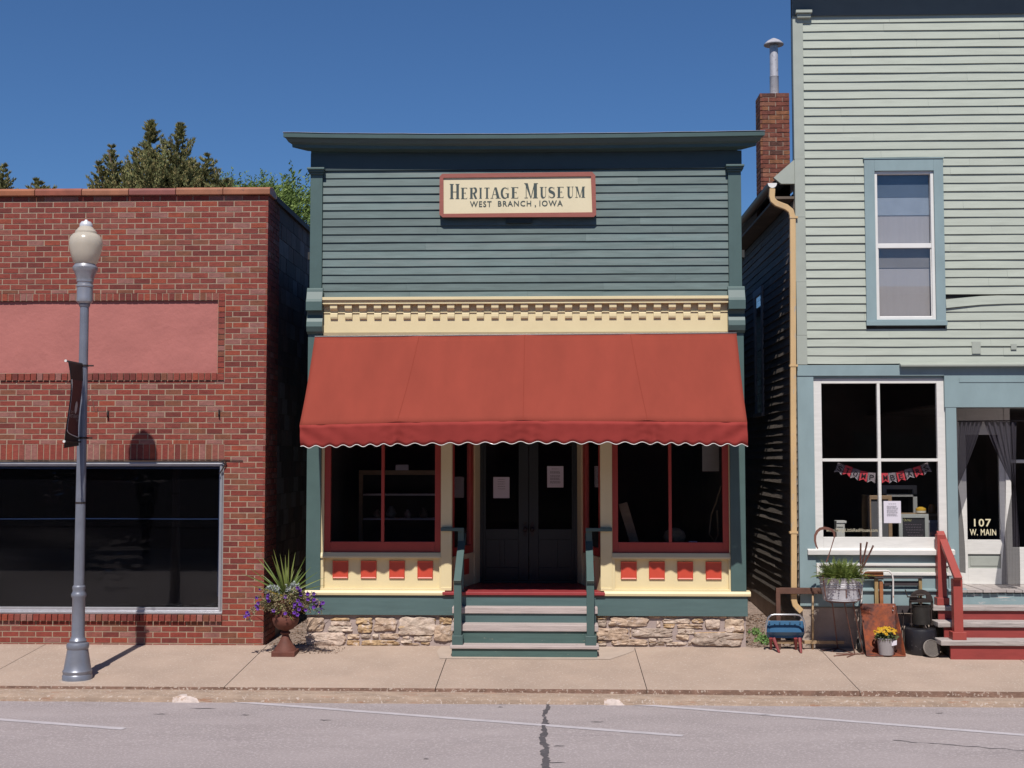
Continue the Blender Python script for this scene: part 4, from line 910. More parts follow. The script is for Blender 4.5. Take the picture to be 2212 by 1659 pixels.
g = MB(); g.box(gx0, gx1, .012, .016, zw0 + .035, zm); g.box(gx0, gx1, .022, .026, zm, zw1 - .035); mk('pane', g, glass('upstairs_glass', .95, 1.6), uwf)
M_curt = mat('pale_curtain', (.43, .415, .43), .9, var=.05, scale=6, st=(8, 1, .3))
g = MB(); g.grid(lambda u, v: (gx0 - .03 + (gx1 - gx0 + .06) * u, .075 + .0012 * math.sin(u * 75) * (v > .5), zw0 + (zw1 - zw0) * v), 90, 2); mk('curtain', g, M_curt, uwf, smooth=True)
g = MB(); g.box(gx0 - .02, gx1 + .02, .068, .070, W(1950, 577).z, zm + .02); mk('lower_shaded_strip', g, mat('painted_shade_grey', (.23, .22, .22), .8), uwf)  # shade at the top of the lower sash painted as a grey strip
g = MB(); g.box(gx0 - .02, gx1 + .02, .0675, .069, W(1950, 463).z, zw1); mk('valance', g, mat('sky_reflection_blue', (.32, .38, .46), .8), uwf)  # sky reflection put into a pale blue band; no real valance
g = MB(); g.box(gx0 - .02, gx1 + .02, .064, .066, W(1950, 424).z, zw1); mk('blind_reflection', g, mat('dark_reflection_blue', (.09, .13, .19), .8), uwf)  # dark blue reflection over the blind put into this strip's colour
g = MB(); g.box(gx0 - .06, gx1 + .06, .09, .11, zw0 - .05, zw1 + .05); mk('back_cover', g, M_dark, uwf)
# left side wall with laps, eave, gutter, roof, chimney
g = MB(); ZE = 5.38; random.seed(17); rows = 50; e = (ZE - .35) / rows
for r_ in range(rows):
    za = .35 + r_ * e; y = .02
    while y < 10:
        y2 = min(10, y + rnd(1.5, 4)); j = rnd(-.004, .004)
        n_ = max(2, int((y2 - y) / .3)); vs = []
        for i in range(n_ + 1):
            yy = y + (y2 - y) * i / n_; dz = .006 * noise.noise((yy * 1.2, r_ * 5, 0)); l = .016 + j + .006 * noise.noise((yy * 1.5, r_ * 3, 5))
            vs += [(HX - l, yy, za + dz), (HX + .004, yy, za + dz), (HX - .002, yy, za + e + .003)]
        fs = []
        for i in range(n_): o_ = i * 3; fs += [(o_, o_ + 3, o_ + 5, o_ + 2)[::-1], (o_ + 1, o_ + 4, o_ + 3, o_)[::-1]]
        fs += [(0, 1, 2), (n_ * 3, n_ * 3 + 2, n_ * 3 + 1)]; g.add(vs, fs, 0); y = y2 + .002
g.box(HX + .004, HX + .1, .15, 10, -.05, 8.0 if False else ZE + .1, 1); g.box(HX + .0, HX + .1, .0, 10, -.1, .35, 2)
mk('side_wall', g, [mat('unpainted_side_boards', (.20, .165, .14), .85, var=.3, scale=5, st=(4, 1, 9), bump=.3, bscale=14, isl=.2), M_dark, M_conc], hs)
for (ya, yb_, za, zb_) in ((2.25, 2.95, 2.9, 4.55), (4.1, 4.9, 2.9, 4.55)):
    g = MB(); t = .1
    g.box(HX - .03, HX + .01, ya, ya + t, za, zb_); g.box(HX - .03, HX + .01, yb_ - t, yb_, za, zb_); g.box(HX - .035, HX + .01, ya - .02, yb_ + .02, zb_, zb_ + t); g.box(HX - .05, HX + .01, ya - .02, yb_ + .02, za - .05, za)
    sw_ = mk('side_window', g, mat('grey_casing', (.36, .36, .37), .7), hs); g = MB(); g.box(HX - .018, HX - .012, ya + t, yb_ - t, za, zb_); mk('pane', g, M_glass, sw_)
GX = W(1666.5, 400, .06).x; GZ = W(1666.5, 403, .06).z
sl_ = .93
g = MB(); rx = GX + .02; rid = 5.6
g.hexa([(rx, .05, GZ + .03), (rid, .16, GZ + .03 + (rid - rx) * sl_), (rid, 10, GZ + .03 + (rid - rx) * sl_), (rx, 10, GZ + .03), (rx, .05, GZ + .06), (rid, .16, GZ + .06 + (rid - rx) * sl_), (rid, 10, GZ + .06 + (rid - rx) * sl_), (rx, 10, GZ + .06)])
g.hexa([(rid, .16, GZ + .03 + (rid - rx) * sl_), (8.8, .16, GZ), (8.8, 10, GZ), (rid, 10, GZ + .03 + (rid - rx) * sl_), (rid, .16, GZ + .06 + (rid - rx) * sl_), (8.8, .16, GZ + .03), (8.8, 10, GZ + .03), (rid, 10, GZ + .06 + (rid - rx) * sl_)])
roof = mk('roof', g, mat('asphalt_shingle', (.09, .075, .07), .95, var=.3, scale=20, bump=.5), hs)
g = MB(); g.box(GX + .04, HX + .02, .03, 10, ZE + .02, ZE + .05); mk('soffit', g, mat('soffit_board', (.16, .12, .09), .8, var=.2), hs)
q = [W(*p_, 0) for p_ in ((1671, 384), (1687, 397), (1719, 397), (1719, 342))]
g = MB(); g.prism([(p_.x, p_.z) for p_ in q], 'y', -.01, .05); mk('eave_return', g, M_htrim, hs)
# half-round gutter
g = MB(); n_ = 10; vs = []
for yy in (.0, 10):
    for j in range(n_ + 1): a = math.pi + math.pi * j / n_; vs.append((GX + .055 * math.cos(a), yy, GZ + .03 + .06 * math.sin(a)))
g.add(vs, [(j, j + 1, n_ + 2 + j, n_ + 1 + j) for j in range(n_)]); g.add(vs[:n_ + 1], [tuple(range(n_ + 1))], 1)
mk('gutter', g, [mat('brown_gutter', (.10, .07, .055), .45, var=.15), M_white], hs, solid=.004)
g = MB(); Yd = -.03
path = [(1668, 408), (1667, 425), (1669, 433), (1677, 440), (1698, 448), (1708, 456), (1712, 470), (1712.5, 620), (1713, 900), (1714.5, 1150), (1714.5, 1296), (1717, 1306), (1724, 1314), (1731, 1321)]
P = [W(a, b, Yd) for a, b in path]
def sqtube(mb, P, hw, hd):
    vs = []
    for i, p in enumerate(P):
        t = (P[min(i + 1, len(P) - 1)] - P[max(i - 1, 0)]); t.y = 0; t.normalize(); n_ = Vector((-t.z, 0, t.x)) * hw
        vs += [p - n_ + Vector((0, -hd, 0)), p + n_ + Vector((0, -hd, 0)), p + n_ + Vector((0, hd, 0)), p - n_ + Vector((0, hd, 0))]
    k = len(P); mb.add(vs, [(i * 4 + j, i * 4 + (j + 1) % 4, (i + 1) * 4 + (j + 1) % 4, (i + 1) * 4 + j) for i in range(k - 1) for j in range(4)] + [(0, 3, 2, 1), (4 * k - 4, 4 * k - 3, 4 * k - 2, 4 * k - 1)])
sqtube(g, P, .034, .028)
M_spout = mat('peeling_downspout', (.62, .42, .21), .6, var=.12, scale=8, st=(1, 1, .3), patch=(.42, .38, .33), pscale=7, pst=(3, 3, 1), pth=.60, soft=.04, bump=.1)
ds = mk('downspout', g, M_spout, hs, bevel=.006)
g = MB()
for py_ in (470, 790, 1150):
    p = W(1712.5, py_, Yd); g.box(p.x - .042, p.x + .055, Yd - .034, Yd + .03, p.z - .012, p.z + .012)
mk('strap', g, M_spout, ds)
# chimney
YC = 3.7; ca, cb = W(1647, 300, YC).x, W(1706, 300, YC).x; czt = W(1680, 201, YC).z; czb = 5.3
g = MB(); random.seed(23); brick_field(g, ca, cb, czb, czt, YC, (), bw=(cb - ca + .01) / 2, bh=.0677, mj=.011, jit=.004)
brick_field(g, YC, YC + (cb - ca), czb, czt, ca + .0, (), bw=(cb - ca + .01) / 2, bh=.0677, axis='y', mj=.011)
for i in range(len(g.v)): pass
g.box(ca + .008, cb - .004, YC + .008, YC + (cb - ca), czb, czt - .012, 1)
ch = mk('chimney', g, [M_oldbrick, mat('old_mortar', (.34, .27, .22), .95, var=.2, scale=20)], roof)
fl = W(1672, 150, YC + .2); g = MB(); g.lathe([(.068, czt - .2), (.068, W(1672, 166, YC + .2).z - .006), (.072, W(1672, 166, YC + .2).z), (.064, W(1672, 166, YC + .2).z + .006), (.064, W(1672, 98, YC + .2).z)], fl.x, YC + .2, 20)
z9 = W(1672, 96, YC + .2).z; g.lathe([(.15, z9 - .012), (.152, z9), (.10, z9 + .05), (.03, z9 + .09), (.004, z9 + .10)], fl.x, YC + .2, 24); g.lathe([(.02, z9 - .03), (.02, z9 + .05)], fl.x - .05, YC + .2, 6)
mk('flue_pipe', g, M_galv, ch, smooth='auto')

# ---- ground floor of the house
zb0 = W(1900, 1309).z; dX0 = WX(2069, py=1100)
wxa, wxb = WX(1759, py=1000), WX(2044, py=1000); wz0h, wz1h = W(1900, 1186).z, W(1900, 821).z; ztf = W(1900, 812).z
g = MB(); g.box(HX, wxa, -.02, .10, zb0, ztf); g.box(wxb, dX0, -.02, .12, zb0, ztf + .0)                       # corner post and door post
g.box(HX, WX(2040), -.03, .10, ztf, zH0 - .015); g.box(wxa, wxb, .005, .09, wz1h + .02, ztf); g.box(wxa, wxb, .0, .1, zb0, W(1900, 1199).z)
zrc = W(2100, 880).z
g.box(WX(2040), HX1, -.025, .1, zrc, zH0 - .02)
mk('ground_floor_boarding', g, M_blue, hs, bevel=.003)
g = MB(); la, lb = WX(1946, -.1, 790), HX1; zl_ = W(1950, 784, -.09).z; g.prism([(.0, zl_ - .03), (-.10, zl_ - .045), (-.105, zl_ - .02), (0, zl_ + .015)], 'x', la, lb); mk('drip_ledge', g, M_htrim, hs, bevel=.004)
g = MB(); g.box(WX(2072), HX1, -.032, -.025, W(2100, 826).z, W(2100, 826).z + .05); mk('fascia_board', g, M_blue, hs)
# shop window
gx = [WX(q, py=1000) for q in (1777, 1897.5, 1904, 2027)]; gz = [W(1900, q).z for q in (1160.6, 997, 990.5, 828)]
g = MB(); y0, y1 = .015, .07
g.box(wxa, gx[0], y0, y1, wz0h, wz1h + .02); g.box(gx[3], wxb, y0, y1, wz0h, wz1h + .02); g.box(gx[0], gx[3], y0, y1, gz[3], wz1h + .02); g.box(gx[0], gx[3], y0, y1, wz0h, gz[0])
g.box(gx[1], gx[2], y0, y1 - .004, gz[0], gz[3]); g.box(gx[0], gx[1], y0 - .003, y1 - .006, gz[1], gz[2]); g.box(gx[2], gx[3], y0 - .003, y1 - .006, gz[1], gz[2])
sw = mk('shop_window', g, M_hwhite, hs, bevel=.003)
g = MB(); g.box(gx[0], gx[3], .05, .054, gz[0], gz[3]); mk('pane', g, M_oldglass, sw)
g = MB(); s0, s1 = WX(1746, -.08, 1190), WX(2064, -.08, 1190); zs_ = W(1900, 1199, -.07).z; g.prism([(.05, zs_), (-.07, zs_), (-.075, zs_ + .055), (.02, wz0h + .012), (.05, wz0h + .012)], 'x', s0, s1); mk('window_sill', g, M_hwhite, sw, bevel=.003)
a, b = W(*zD(190, 1230), .048), W(*zD(1000, 1160), .048); M_gold = mat('gold_lettering', (.50, .45, .33), .5, var=0)
mk('website_lettering', fontmesh('www.MargsLittleRedHouse.com', (a.x, b.x, a.z, b.z), .046, .002, .006), M_gold, sw)
# panel below
pz1_, pz0_ = W(1900, 1216.5).z, W(1900, 1242.5).z; pxa, pxb = WX(1763, py=1220), WX(2054, py=1220)
g = MB(); frame(g, pxa, pxb, pz0_, pz1_, .028, -.03, .01); frame(g, pxa + .028, pxb - .028, pz0_ + .028, pz1_ - .028, .010, -.018, .01); bp = mk('bulkhead_moulding', g, M_hwhite, hs, bevel=.002)
g = MB(); g.box(pxa + .035, pxb - .035, -.008, .005, pz0_ + .035, pz1_ - .035); mk('bulkhead_panel', g, M_hsid, bp)
g = MB(); zz = W(1900, 1274).z; g.prism([(.02, zz), (-.055, zz - .012), (-.055, zz + .008), (.02, zz + .022)], 'x', WX(1727), WX(2079)); g.box(HX, WX(2079), -.022, .1, zb0 + .0, zz); g.box(HX - .0, WX(2079), -.012, .02, zb0 - .012, zb0 + .0); mk('water_table', g, M_blue, hs, bevel=.002)
g = MB(); g.grid(lambda u, v: (HX + (HX1 - HX) * u, .01 + .012 * noise.noise((u * 20, v * 4, 0)), -.1 + (zb0 + .08) * v), 60, 8); mk('foundation', g, M_conc, hs, smooth=True)
# recessed doorway
YR = .62; zpf = .70; dX1 = 6.6
pfz = W(2120, 1274, -.03).z
g = MB(); random.seed(3)
x = dX0 - .02
while x < dX1 + .3: g.box(x, x + .088, -.06 + rnd(-.01, .01), YR + .1, pfz - .03, pfz + rnd(-.003, .003)); x += .092
mk('porch_floor', g, M_wood2, hs, bevel=.003)
g = MB(); g.box(dX0, HX1, -.02, .02, zb0 - .35, pfz - .045); mk('porch_apron', g, mat('peeling_blue', (.255, .345, .365), .6, var=.1, patch=(.62, .55, .52), pscale=3, pst=(1, 4, 12), pth=.60, soft=.03), hs)
g = MB(); g.box(dX0 - .05, dX0 - .0, .121, YR, pfz, zrc); g.box(dX0, dX1 + .3, .0, YR + .1, zrc + .01, zrc + .05); g.box(HX1 - .5, HX1, -.02, .1, zb0, zrc)
mk('recess_lining', g, mat('recess_grey_paint', (.30, .32, .32), .7), hs)
# door
d0, d1 = W(2080, 1200, YR).x, W(2175, 1200, YR).x; dz0, dz1 = W(2120, 1259, YR).z, 3.0
e0, e1 = W(2089, 1100, YR).x, W(2160, 1100, YR).x; f0, f1 = W(2120, 1166, YR).z, W(2120, 939, YR).z
y0, y1 = YR, YR + .045
g = MB(); g.box(d0, e0, y0, y1, dz0, dz1); g.box(e1, d1, y0, y1, dz0, dz1); g.box(e0, e1, y0, y1, f1, dz1); pn = (W(2120, 1228, YR).z, W(2120, 1197, YR).z)
g.box(e0, e1, y0, y1, pn[1], f0); g.box(e0, e1, y0, y1, dz0, pn[0]); door = mk('door', g, M_hwhite, hs, bevel=.003)
g = MB(); g.box(e0, e1, y0 + .02, y1, pn[0], pn[1]); g.box(e0 + .03, e1 - .03, y0 + .012, y0 + .02, pn[0] + .03, pn[1] - .03); mk('door_panel', g, mat('door_panel_grey_green', (.40, .42, .38), .6), door, bevel=.003)
g = MB(); g.box(e0, e1, y0 + .02, y0 + .025, f0, f1); mk('pane', g, M_oldglass, door)
ms = []
for t_, a, b, c, d in (('107', 2105, 1137.6, 2141.5, 1121), ('W. MAIN', 2096, 1156.8, 2152.5, 1143)):
    p, q = W(a, b, YR), W(c, d, YR); ms.append(fontmesh(t_, (p.x, q.x, p.z, q.z), YR + .014, .003, .012, spacing=1.12))
mk('street_number', join(*ms), mat('cream_number', (.82, .74, .5), .5, var=0), door)
g = MB(); g.box(dX0, d0, YR - .01, YR + .06, pfz, zrc + .02); g.box(d1, d1 + .07, YR - .01, YR + .06, pfz, zrc + .02); g.box(d0, d1, YR - .01, YR + .06, dz1, zrc + .02); g.box(d0, d1, YR - .02, YR + .06, pfz, dz0)
sx_ = d1 + .07
g.box(sx_, dX1 + .3, YR, YR + .05, pfz, pfz + .45); g.box(sx_, dX1 + .3, YR, YR + .05, W(2190, 1053, YR).z - .0, W(2190, 1053, YR).z + .05) if False else None
g.box(sx_, dX1 + .3, YR, YR + .05, W(2210, 1000, YR).z, W(2210, 1000, YR).z + .04); g.box(sx_, dX1 + .3, YR, YR + .05, 2.95, zrc + .02)
mk('door_surround', g, M_hwhite, hs, bevel=.003)
g = MB(); g.box(sx_, dX1 + .3, YR + .02, YR + .025, pfz + .45, 2.95); mk('sidelight_pane', g, M_oldglass, hs)
# interior
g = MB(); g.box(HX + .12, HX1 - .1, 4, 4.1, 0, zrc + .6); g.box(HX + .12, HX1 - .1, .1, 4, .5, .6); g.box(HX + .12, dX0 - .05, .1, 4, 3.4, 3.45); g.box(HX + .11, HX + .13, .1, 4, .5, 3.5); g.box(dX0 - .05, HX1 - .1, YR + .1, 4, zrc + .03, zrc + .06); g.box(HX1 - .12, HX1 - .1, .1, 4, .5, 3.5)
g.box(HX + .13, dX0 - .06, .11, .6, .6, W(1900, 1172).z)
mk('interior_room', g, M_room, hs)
# black sheer curtains in the doorway
M_sheer = sheer('black_sheer', (.05, .045, .055), .78); Yc = .12
def swag(name, top0, top1, tie, foot0, foot1, label, tiew=5):
    def fn(u, v):
        if v < .5:
            t = v / .5; a = top0[0] + (top1[0] - top0[0]) * u, top0[1] + (top1[1] - top0[1]) * u; b = tie[0] + tiew * (u - .5), tie[1]
            sgn_ = t ** (1.15 if (top0[0] < tie[0]) else 1.15)
            x = a[0] + (b[0] - a[0]) * sgn_; y = a[1] + (b[1] - a[1]) * t
        else:
            t = (v - .5) / .5; b = foot0[0] + (foot1[0] - foot0[0]) * u, foot0[1] + (foot1[1] - foot0[1]) * u
            x = tie[0] + tiew * (u - .5) + (b[0] - tie[0] - tiew * (u - .5)) * math.sin(t * math.pi / 2) ** .8; y = tie[1] + (b[1] - tie[1]) * t
        return W(x, y, Yc + .018 * math.sin(u * 34 + v * 3))
    g = MB(); g.grid(fn, 60, 40); c_ = fn(.5, 1)
    return tag(mk(name, g, M_sheer, loc=(c_.x, Yc, c_.z), smooth=True), label, 'curtain')
swag('sheer_curtain', (2126, 911), (2196, 911), (2192, 1052), (2164, 1262), (2204, 1268), 'black sheer curtain swagged to the right of the numbered door')
swag('sheer_curtain', (2071, 911), (2122, 911), (2068, 1052), (2071, 1236), (2086, 1238), 'black sheer curtain gathered against the post left of the numbered door', 3)
g = MB(); a, b = W(2069, 910, Yc), W(2260, 908, Yc); g.tube([a, b], .008, 8); tag(mk('curtain_rod', g, M_iron, loc=tuple(a)), 'thin black curtain rod across the top of the doorway recess', 'curtain rod')

# ---- things in the house's shop window
YI = .35
def boxthing(name, x0y0, x1y1, Y, dep, m, label, cat, parts=None):
    a, b = W(*x0y0, Y), W(*x1y1, Y); g = MB(); g.box(a.x, b.x, Y, Y + dep, min(a.z, b.z), max(a.z, b.z)); return tag(mk(name, g, m, loc=((a.x + b.x) / 2, Y, min(a.z, b.z)), bevel=.004), label, cat)
tabz = W(1900, 1172).z
cb_ = thing('chalkboard', 'framed black chalkboard leaning inside the lower right pane', 'chalkboard', (W(1975, 1160, .2).x, .2, tabz))
a, b = W(*zD(1340, 1300), .2), W(*zD(1805, 935), .2); a.z = tabz
g = MB(); frame(g, a.x, b.x, a.z, b.z, .045, .2, .225); mk('chalkboard_frame', g, mat('grey_frame', (.36, .38, .36), .7), cb_, bevel=.003)
g = MB(); g.box(a.x + .045, b.x - .045, .212, .22, a.z + .045, b.z - .045); mk('writing_surface', g, mat('slate', (.018, .018, .024), .7), cb_)
M_chalk = mat('chalk', (.42, .42, .20), .9, var=0); M_chalk2 = mat('chalk_pink', (.30, .22, .27), .9, var=0)
p, q = W(*zD(1412, 1050), .2), W(*zD(1535, 1010), .2); mk('chalk_heading', fontmesh('Oh No!', (p.x, q.x, p.z, q.z), .209, .002, .0), M_chalk, cb_)
ms = []
for i, (tx_, x1_) in enumerate((('We are closed', 1640), ('but look around', 1690), ('and call again', 1600), ("Come back soon", 1700))):
    pass
g = MB(); random.seed(6)
for i in range(5):
    zz = W(*zD(1400, 1100 + i * 42), .2).z; x = a.x + .07 + .01 * i
    while x < b.x - .08 - .03 * (i % 2): l = rnd(.01, .03); g.tube([(x + l * t_ / 4, .2095, zz + .006 * math.sin(t_ * 2.4 + i)) for t_ in range(5)], .0016, 4); x += l + .010
mk('chalk_scribble', g, M_chalk2, cb_)
a, b = W(*zD(1095, 1075), .06), W(*zD(1360, 728), .06); notice('paper_notice', a.x, b.x, a.z, b.z, .047, 'white paper notice taped inside the lower right pane beside the chalkboard', [(.14, 1), (.24, 4), (.42, 4), (.60, 3)], 5)
sh = thing('display_shelf', 'dark framed glass showcase behind the bunting', 'showcase', (W(1960, 1100, 1.0).x, 1.0, tabz))
a, b = W(*zD(1085, 930), 1.0), W(*zD(1620, 480), 1.0)
g = MB(); frame(g, a.x, b.x, .6, b.z, .05, 1.0, 1.04); g.box(a.x, b.x, 1.0, 1.3, W(*zD(1300, 640), 1.0).z - .015, W(*zD(1300, 640), 1.0).z + .015); g.box(b.x - .25, b.x - .22, 1.0, 1.03, .6, b.z - .2); mk('showcase_frame', g, mat('grey_metal', (.30, .31, .31), .5), sh)
g = MB(); g.box(a.x, b.x, 1.4, 1.42, .6, b.z); mk('back_panel', g, M_dark, sh)
wc = thing('wooden_cabinet', 'brown wooden cabinet behind the middle bar of the shop window', 'cabinet', (W(1890, 1160, .8).x, .8, .6))
a, b = W(*zD(850, 1300), .8), W(*zD(1225, 640), .8)
g = MB(); frame(g, a.x, b.x, .6, b.z, .045, .8, .83, tt=.05); g.box(a.x, a.x + .03, .83, 1.1, .6, b.z); mk('cabinet_frame', g, M_cab, wc, bevel=.003)
g = MB(); g.box(a.x + .045, b.x - .045, .82, .825, .6, b.z - .05); mk('cabinet_door', g, mat('cabinet_grey', (.12, .12, .13), .3), wc)
lb_ = thing('white_box', 'white painted wooden box on the window table behind the gold lettering', 'box', (W(1817, 1160, .3).x, .3, tabz))
a, b = W(*zD(355, 1300), .3), W(*zD(508, 1040), .3); g = MB(); g.box(a.x, b.x - .02, .3, .42, tabz, b.z - .03); mk('box_body', g, mat('box_white', (.5, .5, .47), .7, var=.2, scale=12, st=(8, 1, 1)), lb_, bevel=.003)
g = MB(); g.box(a.x, b.x, .29, .43, b.z - .028, b.z); mk('lid', g, mat('box_white'[:9] + '_lid', (.52, .52, .5), .7), lb_, bevel=.003)
g = MB(); zz = W(*zD(400, 1140), .3).z; g.box(a.x + .005, a.x + .1 * .8, .298, .3, zz - .004, zz + .004); mk('handle_slot', g, M_dark, lb_)
a, b = W(*zD(1810, 1295), .5), W(*zD(1955, 1035), .5); lb2 = thing('grey_bin', 'pale grey bin at the right end of the window table', 'bin', ((a.x + b.x) / 2, .5, tabz)); g = MB(); g.box(a.x + .006, b.x - .006, .5, .65, tabz, b.z - .035); mk('bin_body', g, mat('bin_grey', (.36, .37, .42), .6), lb2, bevel=.004); g = MB(); g.box(a.x, b.x, .495, .655, b.z - .033, b.z); mk('lid', g, mat('bin_lid', (.42, .43, .48), .6), lb2, bevel=.004)
a, b = W(*zD(1640, 930), .6), W(*zD(1800, 825), .6); cxx = (a.x + b.x) / 2; rr = (b.x - a.x) / 2
g = MB(); g.box(W(*zD(1380, 930), .6).x, W(*zD(1960, 930), .6).x, .55, .95, a.z - .03, a.z - .002); g.box(W(*zD(1820, 930), .6).x, W(*zD(1950, 930), .6).x, .6, .9, .6, a.z - .03); tag(mk('wall_shelf', g, M_cab, loc=(cxx, .7, a.z - .03), bevel=.003), 'brown wooden shelf under the candles at the right of the shop window', 'shelf')
g = MB(); g.lathe([(rr * .7, a.z), (rr, a.z + .01), (rr, b.z - .05), (rr * .9, b.z - .045)], cxx, .7, 24); cj = tag(mk('candle_dish', g, mat('cream_ware', (.6, .58, .5), .4), loc=(cxx, .7, a.z), smooth='auto'), 'round cream dish with a yellow lid on the shelf above the chalkboard', 'dish')
g = MB(); g.lathe([(rr * 1.0, b.z - .045), (rr * .98, b.z - .02), (rr * .3, b.z)], cxx, .7, 24); mk('yellow_lid', g, mat('yellow_glaze', (.62, .38, .05), .3), cj, smooth='auto')
a, b = W(*zD(1840, 1000), .65), W(*zD(1950, 810), .65); g = MB(); cxx = (a.x + b.x) / 2; rr = (b.x - a.x) / 2; g.lathe([(rr * .9, a.z + .03), (rr, a.z + .04), (rr, b.z - .02), (rr * .7, b.z), (rr * .7, b.z + .02)], cxx, .75, 20); tag(mk('amber_jar', g, mat('amber', (.25, .13, .04), .25), loc=(cxx, .75, a.z), smooth='auto'), 'amber jar standing right of the yellow-lidded dish', 'jar')
# bunting
bt = thing('letter_bunting', 'red and striped pennant bunting with black letters hung inside the lower panes', 'bunting', (W(1900, 1020, .1).x, .1, W(1900, 1020, .1).z))
M_bred = mat('bunting_red', (.62, .05, .07), .8, var=.05); M_bstr = mat('bunting_white', (.88, .86, .88), .8, var=.05); M_bblk = mat('bunting_black', (.02, .015, .02), .8, var=0)
fl_ = [('S', 405, 222, -24, 1), ('T', 530, 255, -20, 0), ('O', 650, 305, -17, 1), ('M', 780, 340, -10, 0), ('P', 905, 360, -5, 1), ('M', 1125, 365, 3, 0), ('B', 1235, 362, 7, 1), ('E', 1370, 340, 12, 0), ('A', 1500, 300, 15, 1), ('R', 1640, 265, 18, 0), ('S', 1765, 215, 23, 1)]
Yb = .11; k = W(*zD(1000, 300), Yb).x - W(*zD(900, 300), Yb).x; k /= 100
cordpts = []
for i, (chh, cx_, cy_, an, strp) in enumerate(fl_):
    c_ = W(*zD(cx_, cy_), Yb); an = R(an); ca_, sa_ = math.cos(an), math.sin(an); hw_, hh_ = 60 * k, 82 * k; yy = Yb + (.004 if i % 2 else 0)
    def T_(x, z): return (c_.x + x * ca_ - z * sa_, yy, c_.z + x * sa_ + z * ca_)
    g = MB(); fp = [(-hw_, hh_), (-hw_, -hh_), (0, -hh_ + 38 * k), (hw_, -hh_), (hw_, hh_)]
    g.add([T_(*q_) for q_ in fp], [(0, 1, 2), (0, 2, 4), (2, 3, 4)], 0)
    if strp:
        for s_ in range(-3, 4):
            x_ = s_ * hw_ / 3.5; w_ = hw_ / 9; ed = -hh_ + 38 * k * (1 - abs(x_) / hw_) + 4 * k; q_ = [T_(x_ - w_, hh_), T_(x_ - w_, ed), T_(x_ + w_, ed), T_(x_ + w_, hh_)]
            g.add([(p_[0], p_[1] - .0012, p_[2]) for p_ in q_], [(0, 1, 2, 3)], 2 if True else 0)
    pn_ = mk('pennant', g, [M_bstr if strp else M_bred, M_bblk, M_bred if strp == 2 else mat('bunting_dark_stripe', (.09, .05, .07), .8)], bt)
    lm = fontmesh(chh, (c_.x - 36 * k, c_.x + 36 * k, c_.z - 40 * k, c_.z + 46 * k), yy - .003, .001, .02, tr=lambda q_: Vector((c_.x + (q_.x - c_.x) * ca_ - (q_.z - c_.z) * sa_, q_.y, c_.z + (q_.x - c_.x) * sa_ + (q_.z - c_.z) * ca_)))
    mk('letter', lm, M_bblk, pn_); cordpts += [T_(-hw_, hh_), T_(hw_, hh_)]
g = MB(); g.tube(cordpts, .0015, 4); mk('cord', g, M_bblk, bt)

# ---- red steps
rs = thing('red_steps', 'red painted steps with rough grey treads up to the numbered door', 'steps', (5.2, -.3, 0))
RT = [-.58, -.37, -.16]
rz = [W(2100, 1384, RT[0] - .02).z, W(2100, 1344.5, RT[1] - .02).z, W(2100, 1309, RT[2] - .02).z]
rx_ = [(2031, 2053), (2025, 2040), (2015, 2028)]; random.seed(41); XE = 6.7
for i in range(3):
    yf = RT[i]; a = W(rx_[i][0], 1350, yf).x; c = W(rx_[i][1], 1350, yf).x
    zb = swz(yf) - .02 if i == 0 else rz[i - 1]
    g = MB(); g.box(c, XE, yf + .01, yf + .04, zb, rz[i] - .06); mk('riser', g, mat('red_step_paint', (.30, .045, .04), .55, var=.15, scale=4, st=(1, 3, 5), patch=(.42, .30, .26), pscale=8, pth=.72), rs)
    g = MB(); yb_ = (RT[i + 1] + .03) if i < 2 else -.024
    g.grid(lambda u, v: (a + (XE - a) * u, yf - .022, rz[i] - .058 + .058 * v), 1, 1); g.v = []; g.f = []; g.m = []
    g.box(a, XE, yf - .022, yb_, rz[i] - .058, rz[i]); mk('tread', g, M_wood2, rs, bevel=.008)
g = MB(); c = W(2045, 1400, RT[0]).x
for i in range(3): g.box(c + .06, c + .09, RT[i] + .04, -.024, (swz(-.3) - .05) if i == 0 else rz[i - 1] - .02, rz[i] - .06)
mk('stringer', g, M_dark, rs)
M_rp = mat('red_rail_paint', (.36, .062, .05), .5, var=.1)
rt = [W(2032, 1150, -.02), W(2068, 1250, -.58)]
hr = mk('handrail', MB().bar(rt[0] + Vector((0, .03, .0)), rt[1] + Vector((0, -.03, -.0)), .088, .045), M_rp, rs, bevel=.004)
p1 = W(2067.5, 1300, -.50); g = MB(); g.box(p1.x - .052, p1.x + .052, -.545, -.455, rz[0], W(2068, 1250, -.5).z - .0); mk('post', g, M_rp, hr, bevel=.003)
g = MB(); g.box(p1.x - .078, p1.x + .078, -.57, -.43, rz[0], rz[0] + .09); mk('post_base', g, M_rp, hr, bevel=.004)
p2 = W(2033, 1250, -.08); g = MB(); g.box(p2.x - .048, p2.x + .052, -.12, -.03, rz[2], rt[0].z - .02); mk('post', g, M_rp, hr, bevel=.003)
g = MB(); g.box(p2.x - .07, p2.x + .074, -.145, -.024, rz[2], rz[2] + .088); mk('post_base', g, M_rp, hr, bevel=.004)

